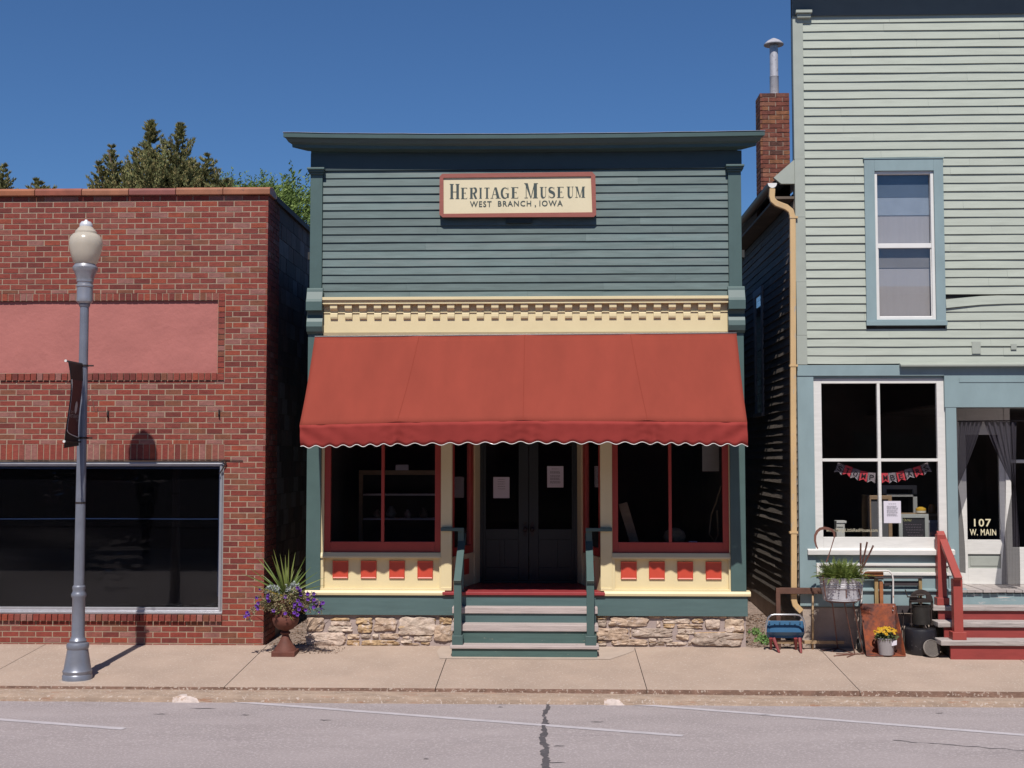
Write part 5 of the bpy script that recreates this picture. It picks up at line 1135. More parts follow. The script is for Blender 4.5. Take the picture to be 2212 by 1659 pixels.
# ================================================================== STREET LAMP
LY = -1.68; lc = walk(167, 1470); LX = W(168, 1400, LY).x; kz = lambda py, px=170: W(px, py, LY).z
sc_ = 1 / (F / (15 + LY) / math.cos(YAW)) * 1.012
lamp = thing('street_lamp', 'grey cast street lamp with fluted post and acorn globe on the sidewalk', 'street lamp', (LX, LY, swz(LY)))
leanx = W(177, 500, LY).x - W(177, 500, LY).x
def lt(prof, n=24, flute=None): return MB().lathe([(px_ * sc_ / 2, kz(py_)) for px_, py_ in prof], LX, LY, n, flute=flute)
g = lt([(78, 1480), (78, 1470), (74, 1467)], 20); mk('concrete_footing', g, M_conc, lamp, bevel=.004)
g = lt([(62, 1472), (62, 1458), (58, 1455), (60, 1452), (61, 1448), (56, 1444), (52, 1430), (46, 1412), (43, 1402), (46, 1399), (47, 1393), (44, 1389), (34, 1387), (36, 1383), (30, 1378), (27, 1374), (26.5, 1292), (31, 1288), (32, 1284), (28, 1280), (25, 1276), (27, 1272), (27, 1267), (22, 1264)], 32); mk('base', g, M_lamp, lamp, smooth='auto')
g = lt([(21.5, 1266), (18.5, 664), (22, 662), (24, 658), (20, 654)], 40, flute=(-9, kz(668))); mk('pole', g, M_lamp, lamp, smooth='auto')
g = lt([(26, 656), (34, 652), (35, 648), (34, 643), (34, 622), (37, 620), (37, 617), (33, 615), (33, 611), (36, 609), (36, 606), (37, 600), (47, 588), (53, 583), (53, 578), (47, 574), (44, 571)], 28); mk('capital', g, mat('lamp_silver', (.42, .42, .46), .35, metal=.5, var=.1), lamp, smooth='auto')
gl_ = lt([(42, 572), (50, 568), (62, 550), (70, 532), (70.5, 524), (66, 514), (55, 507), (46, 505), (46, 501), (42, 499), (34, 494), (27, 490)], 36); mk('globe', gl_, M_globe, lamp, smooth='auto')
g = lt([(27, 491), (28, 488), (26, 484), (20, 479.5), (9, 478.5), (7, 476), (4, 474.5)], 24); mk('finial', g, mat('finial_white', (.75, .75, .78), .3, metal=.2), lamp, smooth='auto')
for py_, rr_ in ((790, .056), (946, .056), (1086, .053)):
    g = MB(); g.lathe([(rr_, kz(py_) - .010), (rr_, kz(py_) + .010)], LX, LY, 16)
    if py_ < 1000: g.box(LX + .04, LX + .11, LY - .010, LY + .010, kz(py_) - .008, kz(py_) + .008)
    mk('clamp', g, M_iron, lamp)

g = MB(); z_ = kz(862); g.tube([(LX + .05, LY, z_ - .05), (LX + .06, LY, z_ - .01), (LX + .08, LY, z_ + .005), (LX + .11, LY, z_ - .02), (LX + .125, LY, z_ - .09), (LX + .14, LY, z_ - .14), (LX + .16, LY, z_ - .14), (LX + .165, LY, z_ - .10)], .006, 8)
mk('plant_hook', g, M_rustbrown, lamp)
# banner
ban = thing('street_banner', 'narrow black and maroon banner with white curved line fixed to the lamp post', 'banner', (LX, LY - .3, 2.2))
bz1, bz0 = W(143, 779, LY - .45).z, W(139, 962, LY - .45).z
for z_ in (bz1 - .005, bz0 + .04):
    g = MB(); g.tube([(LX + .0, LY - .045, z_), (LX + .0, LY - .49, z_)], .009, 8); g.tube([(LX, LY - .485, z_), (LX, LY - .497, z_)], .014, 8, mi=1); mk('bracket_arm', g, [M_iron, M_white], ban)
M_ban = mat('banner_black', (.012, .010, .011), .6); M_ban2 = mat('banner_maroon', (.075, .014, .016), .6)
def bf(u, v, o=0.0):                                      # u: from post outwards, v: down
    y = LY - .07 - .41 * u; z = bz1 + (bz0 - bz1 - .03 * u * (1 if v > .9 else 0)) * v
    x = LX + .030 * math.sin(v * math.pi) * (.3 + u) - .0 + .02 * math.sin(v * 5 + 1) + o
    y -= .03 * math.sin(v * math.pi) * (-(u)); return Vector((x, y, z))
g = MB(); g.grid(bf, 8, 40); mk('banner_cloth', g, M_ban, ban, smooth=True, solid=.002)
g = MB(); g.grid(lambda u, v: bf(.05 + .87 * u, .22 + v * (.60 + .08 * (1 - u) ** .5 - .0), .0035), 10, 30); mk('maroon_field', g, M_ban2, ban, smooth=True)
g = MB(); g.tube([bf(.05 + .87 * u / 12, .22 + (.60 + .08 * (1 - u / 12) ** .5), .005) for u in range(13)], .005, 5); g.tube([bf(.05, .22 + .68 * t / 12, .005) for t in range(13)], .0025, 4); g.tube([bf(.92, .22 + .60 * t / 12, .005) for t in range(13)], .0025, 4)
mk('white_line', g, mat('banner_white', (.6, .57, .6), .6), ban)
g = MB(); M_bgrey = mat('banner_grey', (.50, .46, .46), .6)
vs = [bf(.42 - .12 * math.cos(R(a)) , .545 - .075 * math.sin(R(a)), .008) for a in range(0, 360, 20)]; g.add(vs, [tuple(range(len(vs)))]); mk('leaf_emblem', g, M_bgrey, ban)
def btxt(t_, u0, u1, v0, v1, nm): 
    m_ = fontmesh(t_, (0, 1, 0, 1), 0, .001, .01)
    m_.v = [bf(u0 + (u1 - u0) * p.x, v1 + (v0 - v1) * p.z, .010) for p in m_.v]; return mk(nm, m_, M_bgrey, ban)
btxt('WEST BRANCH', .92, .12, .628, .672, 'banner_lettering'); btxt('City of', .86, .6, .585, .62, 'banner_small_lettering'); btxt('IOWA', .3, .12, .685, .71, 'banner_small_lettering')

# ================================================================== URN PLANTER
ub = walk(611, 1419); UX, UY = ub.x, ub.y + .13; uz = swz(UY)
def uzf(py): return W(611, py, UY).z
M_urn = mat('rusty_cast_iron', (.135, .042, .027), .75, var=.3, scale=9, bump=.25, bscale=30)
urn = thing('urn_planter', 'rusty brown pedestal urn at the corner of the brick building', 'urn', (UX, UY, uz))
g = MB(); hw = .135
g.box(UX - hw, UX + hw, UY - hw, UY + hw, uz - .02, uz + .05); mk('plinth', g, M_urn, urn, bevel=.008)
g = MB().lathe([(.128, uz + .05), (.122, uz + .07), (.085, uz + .12), (.05, uz + .19), (.037, uz + .225), (.055, uz + .235), (.06, uz + .25), (.05, uz + .262), (.035, uz + .27), (.045, uz + .285)], UX, UY, 28); mk('pedestal', g, M_urn, urn, smooth='auto')
g = MB().lathe([(.045, uz + .28), (.09, uz + .295), (.135, uz + .34), (.155, uz + .40), (.150, uz + .425), (.12, uz + .44), (.10, uz + .50), (.115, uz + .57), (.15, uz + .62), (.155, uz + .635), (.135, uz + .635), (.125, uz + .60), (.01, uz + .59)], UX, UY, 30); mk('bowl', g, M_urn, urn, smooth='auto')
RIM = uz + .62
M_spike = mat('spike_leaf', (.17, .24, .05), .5, islramp=[(.10, .17, .04), (.20, .28, .06), (.28, .32, .09), (.15, .22, .05)], var=.1, trans=.25)
M_yel = mat('yellow_leaf', (.55, .38, .05), .6, var=.1)
def blade(g, base, tip, wd, droop=0.0, mi=0, n=8):
    base, tip = Vector(base), Vector(tip); d = tip - base; side = d.cross(Vector((rnd(-.4, .4), -1, rnd(-.2, .2)))).normalized(); vs = []
    for i in range(n + 1):
        t = i / n; p = base + d * t + Vector((0, 0, -droop * t * t + droop * t * .6)); w_ = wd * (.6 + .5 * math.sin(t * 3.0)) * (1 - t ** 3) / 2 + .0006
        fold = Vector((0, .3 * w_, .0)); vs += [p - side * w_ - fold, p, p + side * w_ - fold]
    fs = []
    for i in range(n): o_ = 3 * i; fs += [(o_, o_ + 1, o_ + 4, o_ + 3), (o_ + 1, o_ + 2, o_ + 5, o_ + 4)]
    g.add(vs, fs, mi)
random.seed(51); g = MB(); base = Vector((UX, UY, RIM + .05))
tips = [(395, 190, 9), (475, 245, 8), (540, 265, 11), (583, 195, 9), (540, 300, 14), (665, 225, 9), (795, 270, 7), (855, 400, 8), (1040, 520, 7), (1035, 615, 6), (945, 455, 7), (185, 275, 9), (215, 220, 6), (0, 468, 9), (85, 620, 6), (100, 415, 7), (375, 260, 7), (425, 370, 8), (805, 610, 6), (240, 480, 7), (430, 390, 10)]
for (a, b, wpx) in tips:
    yy = UY + rnd(-.25, .12); tp = W(*zC(a, b), yy); hor = abs(tp.x - UX)
    blade(g, base + Vector((rnd(-.02, .02), rnd(-.02, .02), 0)), tp, .0021 * wpx, droop=.10 * hor)
for (a, b, wpx) in ((440, 1030, 12), (390, 1120, 9), (640, 1190, 5), (110, 860, 7)):
    tp = W(*zC(a, b), UY - .2); blade(g, base, tp, .002 * wpx, droop=-.28 if b > 900 else .05)
for (a, b, wpx) in ((300, 708, 8), (605, 890, 8), (775, 1010, 7)):
    tp = W(*zC(a, b), UY - .19); blade(g, base, tp, .002 * wpx, droop=-.05, mi=1)
for k in range(26):
    a = rnd(0, 6.28); l = rnd(.12, .34); blade(g, base, base + Vector((math.cos(a) * l * .7, math.sin(a) * l * .7, l)), .012, .03)
tag(mk('spike_plant', g, [M_spike, M_yel], loc=tuple(base)), 'spiky green dracaena with long thin leaves in the middle of the urn', 'plant')
M_dusty = mat('silver_leaf', (.46, .50, .48), .8, islramp=[(.40, .46, .44), (.55, .58, .56), (.34, .40, .38)], var=.08, trans=.15)
for (a, b, lab) in ((385, 690, 'silvery dusty miller on the left of the urn'), (640, 660, 'silvery dusty miller on the right of the urn')):
    c_ = W(*zC(a, b), UY - .05); g = MB(); random.seed(int(a))
    for _ in range(150):
        d = Vector((rnd(-1, 1), rnd(-1, .7), rnd(-.3, 1))).normalized() * rnd(.035, .085); p = c_ + d - Vector((0, 0, .03)); r_ = rnd(.006, .013)
        q = Vector((rnd(-1, 1), rnd(-1, 1), rnd(-.2, 1))).normalized(); s_ = q.cross(d).normalized() * r_; t_ = (d.normalized() + q * .4) * r_ * 2.2
        g.add([p - s_ * .3, p - s_ + t_ * .5, p + t_, p + s_ + t_ * .5, p + s_ * .3], [(0, 1, 2, 3, 4)])
    g.tube([c_ - Vector((0, 0, .12)), c_], .006, 5)
    tag(mk('dusty_miller', g, M_dusty, loc=tuple(c_ - Vector((0, 0, .12)))), lab, 'plant')
M_pet = mat('petunia_purple', (.16, .035, .42), .7, islramp=[(.14, .03, .38), (.20, .05, .50), (.10, .02, .26)], var=.08, trans=.3)
M_ptl = mat('trailing_foliage', (.20, .17, .08), .8, islramp=[(.17, .17, .06), (.28, .24, .12), (.34, .28, .17), (.12, .13, .05), (.25, .17, .10)], var=.1, trans=.2)
fl_pts = [(325, 750), (190, 790), (205, 860), (185, 890), (200, 925), (335, 830), (320, 790), (540, 780), (395, 950), (540, 985), (70, 975), (85, 1000), (45, 1020), (100, 1055), (655, 870), (655, 905), (695, 828), (720, 870), (745, 885), (708, 935), (730, 750), (720, 700), (690, 670), (815, 745), (820, 810), (835, 795), (865, 835), (895, 818), (890, 742), (890, 908), (930, 895), (975, 858), (1005, 855), (988, 925), (955, 970), (845, 960), (790, 940), (690, 1000), (650, 975), (925, 850), (965, 890), (225, 690)]
pet = thing('petunia', 'trailing purple petunias with dry brown foliage spilling over the urn rim', 'flowers', (UX, UY, RIM))
random.seed(61); g = MB()
def leafy(g, p, r_):
    d = Vector((rnd(-1, 1), rnd(-1, .6), rnd(-1, 1))).normalized(); s_ = d.orthogonal().normalized() * r_ * .45; g.add([p, p + d * r_ * .5 + s_, p + d * r_, p + d * r_ * .5 - s_], [(0, 1, 2, 3)])
for i, (a, b) in enumerate(fl_pts):
    e = W(*zC(a, b), UY - .16 - rnd(0, .1)); st_ = base + Vector(((e.x - UX) * .3, -.08, -.02)); mid = (st_ + e) / 2 + Vector((0, -.03, .05)); pp = [st_.lerp(mid, t / 4).lerp(mid.lerp(e, t / 4), t / 4) for t in range(5)]
    g.tube(pp, .0022, 4)
    for p in pp[1:]:
        for _ in range(9): leafy(g, p + Vector((rnd(-.025, .025), rnd(-.025, .025), rnd(-.025, .025))), rnd(.012, .026))
for _ in range(2200):
    a = rnd(0, 6.28); r_ = rnd(.02, .24); leafy(g, base + Vector((math.cos(a) * r_ * 1.15, math.sin(a) * r_ * .8, rnd(-.09, .045) - r_ * .30)), rnd(.014, .03))
mk('foliage', g, M_ptl, pet)
for i, (a, b) in enumerate(fl_pts):
    e = W(*zC(a, b), UY - .16 - .05 - .06 * ((i * 7) % 5) / 5); r_ = .021 if i not in (13, 33, 34, 35, 41) else .011; g = MB(); nrm = Vector((rnd(-.4, .4), -1, rnd(-.1, .5))).normalized(); u_ = nrm.orthogonal().normalized(); v_ = nrm.cross(u_)
    vs = [e - nrm * -.0]
    ring = [e + (u_ * math.cos(t) + v_ * math.sin(t)) * r_ * (1 + .12 * math.cos(5 * t)) + nrm * .004 * math.cos(10 * t) for t in [2 * math.pi * k / 20 for k in range(20)]]
    inner = [e + (u_ * math.cos(t) + v_ * math.sin(t)) * r_ * .35 - nrm * .007 for t in [2 * math.pi * k / 20 for k in range(20)]]; back = e - nrm * .035
    g.add(ring + inner + [back, e - nrm * .018], [(k, (k + 1) % 20, 20 + (k + 1) % 20, 20 + k) for k in range(20)] + [(20 + k, 20 + (k + 1) % 20, 40) for k in range(20)])
    mk('flower', g, M_pet, pet, smooth=True)

# ================================================================== YARD-SALE CLUTTER (right)
# blue tray seat with red legs
M_bl = mat('blue_enamel', (.045, .14, .27), .38, var=.08, scale=8); M_bl2 = M_bl
f1, f2 = walk(*zA(400, 1352)), walk(*zA(722, 1358)); r1, r2 = walk(*zA(268, 1262)), walk(*zA(650, 1262)); r1.y = max(r1.y, -.12); r2.y = max(r2.y, -.12)
r1 = Vector((W(*zA(275, 1262), -.12).x, -.12, swz(-.12))); r2 = Vector((W(*zA(645, 1262), -.12).x, -.12, swz(-.12)))
sy0, sy1 = f1.y + .07, -.16
sea = thing('toy_glider', 'small blue metal tray seat on red legs with a bent silver tube handle', 'toy seat', ((f1.x + f2.x) / 2, -.3, swz(-.3)))
xa, xb = W(*zA(200, 1045), sy0).x, W(*zA(780, 1045), sy0).x; zt, zb = W(*zA(490, 1045), sy0).z, W(*zA(490, 1142), sy0).z
xc, xd = W(*zA(240, 880), sy1).x, W(*zA(765, 880), sy1).x; zbk = W(*zA(490, 882), sy1).z
t = .006; g = MB()
g.hexa([(xa + .03, sy0 + .085, zb), (xb - .03, sy0 + .085, zb), (xd - .02, sy1, zb), (xc + .02, sy1, zb), (xa + .03, sy0 + .085, zb + t), (xb - .03, sy0 + .085, zb + t), (xd - .02, sy1, zb + t), (xc + .02, sy1, zb + t)])
g.hexa([(xa + .03, sy0 + .085, zb), (xb - .03, sy0 + .085, zb), (xb - .03, sy0 + .091, zb), (xa + .03, sy0 + .091, zb), (xa, sy0, zt), (xb, sy0, zt), (xb, sy0 + t, zt), (xa, sy0 + t, zt)])
g.hexa([(xc + .02, sy1, zb), (xd - .02, sy1, zb), (xd - .02, sy1 + t, zb), (xc + .02, sy1 + t, zb), (xc, sy1 + .03, zbk), (xd, sy1 + .03, zbk), (xd, sy1 + .03 + t, zbk), (xc, sy1 + .03 + t, zbk)])
for (a, b, s_) in ((xa, xc, 1), (xb, xd, -1)):
    g.hexa([(a + s_ * .03, sy0 + .085, zb), (a + s_ * (.03 + t), sy0 + .085, zb), (b + s_ * (.02 + t), sy1, zb), (b + s_ * .02, sy1, zb), (a, sy0, zt), (a + s_ * t, sy0, zt), (b + s_ * t, sy1 + .03, zbk), (b, sy1 + .03, zbk)] if s_ > 0 else [(a + s_ * (.03 + t), sy0 + .085, zb), (a + s_ * .03, sy0 + .085, zb), (b + s_ * .02, sy1, zb), (b + s_ * (.02 + t), sy1, zb), (a + s_ * t, sy0, zt), (a, sy0, zt), (b, sy1 + .03, zbk), (b + s_ * t, sy1 + .03, zbk)])
mk('tray', g, M_bl, sea, bevel=.002)
g = MB()
for k in range(7): p = W(*zA(258 + k * 75, 910 + 25 * (k % 2)), sy1); g.tube([(p.x, sy1 + .012, p.z), (p.x, sy1 + .004, p.z)], .007, 8)
mk('rivet_hole', g, M_dark, sea)
g = MB(); hp = [(198, 1085), (203, 960), (215, 880), (240, 825), (285, 792), (340, 785), (640, 785), (700, 795), (740, 830), (762, 885), (775, 950), (782, 1060)]; ym = (sy0 + sy1) / 2
g.tube([W(*zA(*q), ym - .06) for q in hp], .011, 10); mk('handle', g, M_chrome, sea, smooth=True)
for (tx_, ty_, ft_) in ((315, sy0 + .03, f1), (700, sy0 + .03, f2), (272, sy1 - .02, r1), (640, sy1 - .02, r2)):
    tp = W(*zA(tx_, 1142), ty_); tp.z = zb; g = MB(); g.tube([tp, tp.lerp(ft_, .9), ft_ + Vector((0, 0, .0))], [.022, .015, .011], 10); mk('leg', g, mat('red_leg_paint', (.24, .04, .04), .5, var=.2), sea, smooth='auto')
# brown wooden frame leaning behind
M_oldw = mat('dark_old_wood', (.115, .052, .035), .75, var=.35, scale=6, st=(1, 1, 1), bump=.25, bscale=18); M_tanw = mat('tan_wood', (.40, .27, .15), .7, var=.2, scale=8)
wf = thing('spindle_stand', 'old brown wooden frame with a thin spindle leaning by the downspout', 'frame', (W(1720, 1390, -.08).x, -.08, swz(-.08)))
yf = -.09
p, q = W(*zA(345, 388), yf), W(*zA(1050, 480), yf); g = MB(); g.box(p.x, q.x, yf - .02, yf + .03, q.z, p.z); mk('top_rail', g, M_oldw, wf, bevel=.004)
q = W(*zA(410, 480), yf); g = MB(); g.box(p.x, q.x, yf - .025, yf + .03, swz(yf), p.z - .0); mk('post', g, M_oldw, wf, bevel=.004)
p, q = W(*zA(880, 480), yf), W(*zA(910, 480), yf); g = MB(); g.tube([((p.x + q.x) / 2, yf, p.z), ((p.x + q.x) / 2 - .006, yf, .35), ((p.x + q.x) / 2 - .01, yf, swz(yf))], [.011, .014, .012], 10); mk('spindle', g, M_tanw, wf, smooth=True)
p, q = W(*zA(725, 1165), yf), W(*zA(1350, 1215), yf); g = MB(); g.box(W(*zA(360, 1165), yf).x, q.x, yf - .03, yf + .01, q.z, p.z); mk('bottom_rail', g, M_tanw, wf, bevel=.003)
# galvanised tub on iron stand
TY = -.50; TX = W(*zA(1313, 220), TY).x; tzr = W(*zA(1313, 225), TY).z; tzb = W(*zA(1313, 600), TY - .2).z + .0
tub = thing('wash_tub', 'galvanised round wash tub holding a fern on an iron stand', 'wash tub', (TX, TY, tzb))
rt_, rb_ = (W(*zA(1640, 200), TY).x - W(*zA(985, 200), TY).x) / 2, (W(*zA(1600, 560), TY).x - W(*zA(1080, 560), TY).x) / 2
def tr_(f): return rb_ + (rt_ - rb_) * f
H_ = tzr - tzb; rg = [(0, 0), (.03, .004), (.06, .0), (.10, .004), (.13, .0), (.54, 0), (.57, .010), (.60, 0), (.64, .010), (.68, 0), (.72, .010), (.75, 0), (.97, 0), (.985, .007), (1.0, .006)]
prof_ = [(.01, tzb + .001)] + [(tr_(f) + e_, tzb + H_ * f) for f, e_ in rg] + [(tr_(1) - .006, tzr), (tr_(.9) - .006, tzb + H_ * .88), (.01, tzb + H_ * .86)]
g = MB().lathe(prof_, TX, TY, 48, cap=False); mk('tub_body', g, M_galv, tub, smooth='auto')
hp_ = W(*zA(1520, 290), TY); an_ = R(-48); hx_, hy_ = TX + tr_(.85) * math.cos(an_), TY + tr_(.85) * math.sin(an_)
g = MB(); tv = Vector((-math.sin(an_), math.cos(an_), 0)); nv = Vector((math.cos(an_), math.sin(an_), 0)); c_ = Vector((hx_, hy_, tzb + H_ * .82)) + nv * .012
g.tube([c_ + tv * .042 * math.cos(t_) + Vector((0, 0, .028 * math.sin(t_))) + nv * .006 * math.sin(t_) for t_ in [2 * math.pi * k / 20 for k in range(21)]], .0055, 6, cap=False); mk('ring_handle', g, M_galv, tub, smooth=True)
# fern
M_fern = mat('fern_green', (.10, .20, .04), .6, islramp=[(.14, .20, .035), (.22, .28, .06), (.08, .13, .025), (.30, .34, .09)], var=.1, trans=.25)
fe = MB(); random.seed(71)
def frond(g, base, d0, L_, w_):
    pts = []; p = Vector(base); d = Vector(d0).normalized(); n_ = 14
    for i in range(n_ + 1): pts.append(p.copy()); p += d * L_ / n_; d = (d + Vector((0, 0, -.10))).normalized()
    g.tube(pts, .0015, 3, cap=False)
    for i in range(1, n_ + 1):
        t_ = i / n_; dd = (pts[i] - pts[i - 1]).normalized(); s_ = dd.cross(Vector((0, 0, 1))); s_ = s_.normalized() if s_.length > .1 else Vector((1, 0, 0)); l_ = w_ * math.sin(math.pi * (.12 + .85 * t_)) * .5 + .003
        for sg in (-1, 1): e_ = pts[i] + s_ * sg * l_ + dd * l_ * .35 + Vector((0, 0, rnd(-.004, .006))); b_ = dd * .006; g.add([pts[i] - b_, e_, pts[i] + b_], [(0, 1, 2)])
for k in range(400):
    a = rnd(0, 6.28); r_ = rnd(0, .20); b_ = (TX + math.cos(a) * r_, TY + math.sin(a) * r_, tzb + H_ * .86); sp = rnd(0, .9)
    frond(fe, b_, (math.cos(a) * sp, math.sin(a) * sp, 1.0 - .35 * sp), rnd(.10, .26), rnd(.045, .075))
for (a, b) in ((1040, 130), (1390, 300), (1620, 240), (1250, 240)):
    e_ = W(*zA(a, b), TY - .2); frond(fe, (TX + (e_.x - TX) * .5, TY - .15, tzr - .01), ((e_.x - TX) * .8, -.3, .12), .19, .05)
tag(mk('fern', fe, M_fern, loc=(TX, TY, tzb + H_ * .86)), 'bushy green fern growing in the galvanised wash tub', 'fern')
# stand
stn = thing('iron_stand', 'spindly rusted iron stand carrying the wash tub', 'stand', (TX, TY, swz(TY)))
leg = [((1040, 200), (1092, 575), (1200, 760), (1262, 1290), -.62), ((1378, 290), (1390, 520), (1400, 840), (1518, 1378), -.74), ((1560, 345), (1600, 545), (1560, 800), (1640, 1290), -.45)]
for i, (a, b, c, d, yy) in enumerate(leg):
    A_, B_ = W(*zA(*a), TY - .235 if i == 1 else TY - .17), W(*zA(*b), TY - .22 if i == 1 else TY - .16); D_ = walk(*zA(*d)) if i < 2 else Vector((W(*zA(*d), -.35).x, -.35, swz(-.35)))
    k1 = Vector((B_.x * .6 + TX * .4, B_.y * .6 + TY * .4, tzb - .03)); g = MB(); g.tube([A_, B_, k1, D_], .006, 6)
    for an in (((1040, 1325), (1185, 1340), (1490, 1370)), ((1205, 1405), (1240, 1372), (1400, 1422), (1650, 1375)), ((1560, 1330), (1700, 1310)))[i]: g.tube([D_ + Vector((0, 0, .008)), walk(*zA(*an)) + Vector((0, 0, .007))], .0065, 6)
    mk('leg', g, M_rustbrown, stn)
g = MB(); g.tube([(TX + .17 * math.cos(t_), TY + .17 * math.sin(t_), tzb - .010) for t_ in [2 * math.pi * k / 28 for k in range(29)]], .006, 6, cap=False); g.tube([(TX - .17, TY, tzb - .01), (TX + .17, TY, tzb - .01)], .005, 6); g.tube([(TX, TY - .17, tzb - .01), (TX, TY + .17, tzb - .01)], .005, 6); mk('ring', g, M_rustbrown, stn)
# sickle
sk = thing('sickle', 'rusty curved sickle stuck upright in the fern tub', 'sickle', tuple(W(*z4(815, 420), TY)))
arcpt = [(728, 290), (712, 262), (700, 210), (702, 160), (722, 118), (752, 94), (790, 86), (830, 92), (865, 105), (888, 130), (892, 178)]
g = MB(); P = [W(*z4(*q), TY - .02) for q in arcpt]; vs = []
for i, p in enumerate(P):
    t_ = (P[min(i + 1, len(P) - 1)] - P[max(i - 1, 0)]).normalized(); n_ = Vector((-t_.z, 0, t_.x)); w_ = .020 * math.sin(math.pi * (.1 + .7 * i / (len(P) - 1))) + .003
    vs += [p - n_ * w_ * .7 + Vector((0, -.002, 0)), p + n_ * w_ * .7 + Vector((0, -.002, 0)), p + n_ * w_ * .7 + Vector((0, .002, 0)), p - n_ * w_ * .7 + Vector((0, .002, 0))]
k_ = len(P); g.add(vs, [(i * 4 + j, i * 4 + (j + 1) % 4, (i + 1) * 4 + (j + 1) % 4, (i + 1) * 4 + j) for i in range(k_ - 1) for j in range(4)] + [(0, 3, 2, 1), (4 * k_ - 4, 4 * k_ - 3, 4 * k_ - 2, 4 * k_ - 1)])
mk('blade', g, M_rustbrown, sk)
g = MB(); g.tube([W(*z4(892, 172), TY - .02), W(*z4(860, 280), TY - .02), W(*z4(812, 425), TY - .02)], [.006, .005, .009], 8); mk('handle', g, M_rustbrown, sk)
# augers
for (x0, y0, x1, y1, lab) in ((1148, 470, 1150, 235, 'spiral auger bit standing upright, leftmost of the three in the tub'), (1158, 480, 1214, 224, 'spiral auger bit in the tub, the tallest and middle one'), (1165, 490, 1275, 258, 'spiral auger bit in the tub, leaning furthest right')):
    a, b = W(*z4(x0, y0), TY - .05), W(*z4(x1, y1), TY - .05); d = (b - a); L_ = d.length; d.normalize(); u_ = d.orthogonal().normalized(); v_ = d.cross(u_); g = MB(); n_ = 90; turns = 11
    for ph in (0, math.pi):
        pts = [a + d * (L_ * (.12 + .88 * i / n_)) + (u_ * math.cos(ph + turns * 2 * math.pi * i / n_) + v_ * math.sin(ph + turns * 2 * math.pi * i / n_)) * .0085 for i in range(n_ + 1)]; g.tube(pts, .0038, 4)
    g.tube([a - d * .06, b], .004, 6)
    tag(mk('auger_bit', g, M_rustbrown, loc=tuple(a)), lab, 'auger bit', 'auger bits stuck in the fern tub')
# rusty scoop
sc = thing('rusty_scoop', 'rust-orange steel scoop with raised sides standing in front of the bench', 'metal scoop', (3.85, -.5, swz(-.5)))
sa, sb = W(*zB(270, 622), -.15), W(*zB(785, 622), -.15); fa_, fb_ = walk(*zB(370, 1410)), walk(*zB(940, 1412)); yb_ = -.27; zfl = .012
ba = Vector((W(1871, 1402, yb_).x, yb_, swz(yb_) + zfl)); bb_ = Vector((W(1932, 1401, yb_).x, yb_, swz(yb_) + zfl))
fa_.z += zfl; fb_.z += zfl; g = MB()
def plate(mb, *p, t=.006, mi=0):
    n_ = (Vector(p[1]) - Vector(p[0])).cross(Vector(p[2]) - Vector(p[0])).normalized() * t; k = len(p)
    mb.add([Vector(q) for q in p] + [Vector(q) - n_ for q in p], [tuple(range(k)), tuple(range(k, 2 * k))[::-1]] + [(i, k + i, k + (i + 1) % k, (i + 1) % k) for i in range(k)], mi)
N_ = 12
for i in range(N_): pass
midl = ba.lerp(sa, .25); midr = bb_.lerp(sb, .25)
plate(g, ba, bb_, sb, sa); plate(g, fa_, fb_, bb_, ba)
plate(g, bb_, fb_, sb); plate(g, fa_, ba, sa)
mk('scoop_body', g, M_rust, sc, bevel=.002)
g = MB()
for q in ((755, 660), (748, 720)): p = W(*zB(*q), -.19); g.lathe([(.004, -.003), (.007, 0), (.004, .003)], 0, 0, 8); n0 = len(g.v) - 24; 
for i in range(0): pass
g = MB()
for q in ((755, 662), (748, 722)):
    p = W(*zB(*q), -.185); g.tube([(p.x, -.175, p.z), (p.x, -.20, p.z)], .006, 8)
mk('rivet', g, M_galv, sc)
# bucket of mums
pY = -.40; pX = W(*zB(648, 1300), pY).x; pz0 = swz(pY) + zfl + .002; pz1 = W(*zB(648, 1125), pY).z; prr = .108
bk = thing('flower_bucket', 'pale grey metal bucket of yellow mums standing in the rusty scoop', 'flower pot', (pX, pY, pz0))
g = MB().lathe([(.01, pz0), (.082, pz0), (.084, pz0 + .01), (.10, pz1 - .012), (.108, pz1 - .006), (.106, pz1), (.098, pz1 - .004), (.09, pz1 - .03), (.01, pz1 - .035)], pX, pY, 32, cap=False); mk('bucket', g, mat('pale_bucket', (.42, .40, .42), .4, metal=.3, var=.08), bk, smooth='auto')
g = MB(); c_ = W(*zB(770, 1205), pY - .09); g.hexa([(c_.x - .03, c_.y, c_.z - .035), (c_.x + .025, c_.y - .01, c_.z - .02), (c_.x + .025, c_.y - .009, c_.z - .02), (c_.x - .03, c_.y + .001, c_.z - .035), (c_.x - .03, c_.y, c_.z + .015), (c_.x + .028, c_.y - .01, c_.z + .035), (c_.x + .028, c_.y - .009, c_.z + .035), (c_.x - .03, c_.y + .001, c_.z + .015)]); mk('price_tag', g, M_paper, bk)
g = MB(); random.seed(81)
for _ in range(420): a = rnd(0, 6.28); r_ = rnd(0, .12); leafy(g, Vector((pX + math.cos(a) * r_, pY + math.sin(a) * r_, pz1 + rnd(-.02, .075) * (1 - (r_ / .15) ** 2))), rnd(.02, .038))
mk('foliage', g, mat('mum_leaf', (.06, .09, .025), .7, var=.2), bk)
g = MB()
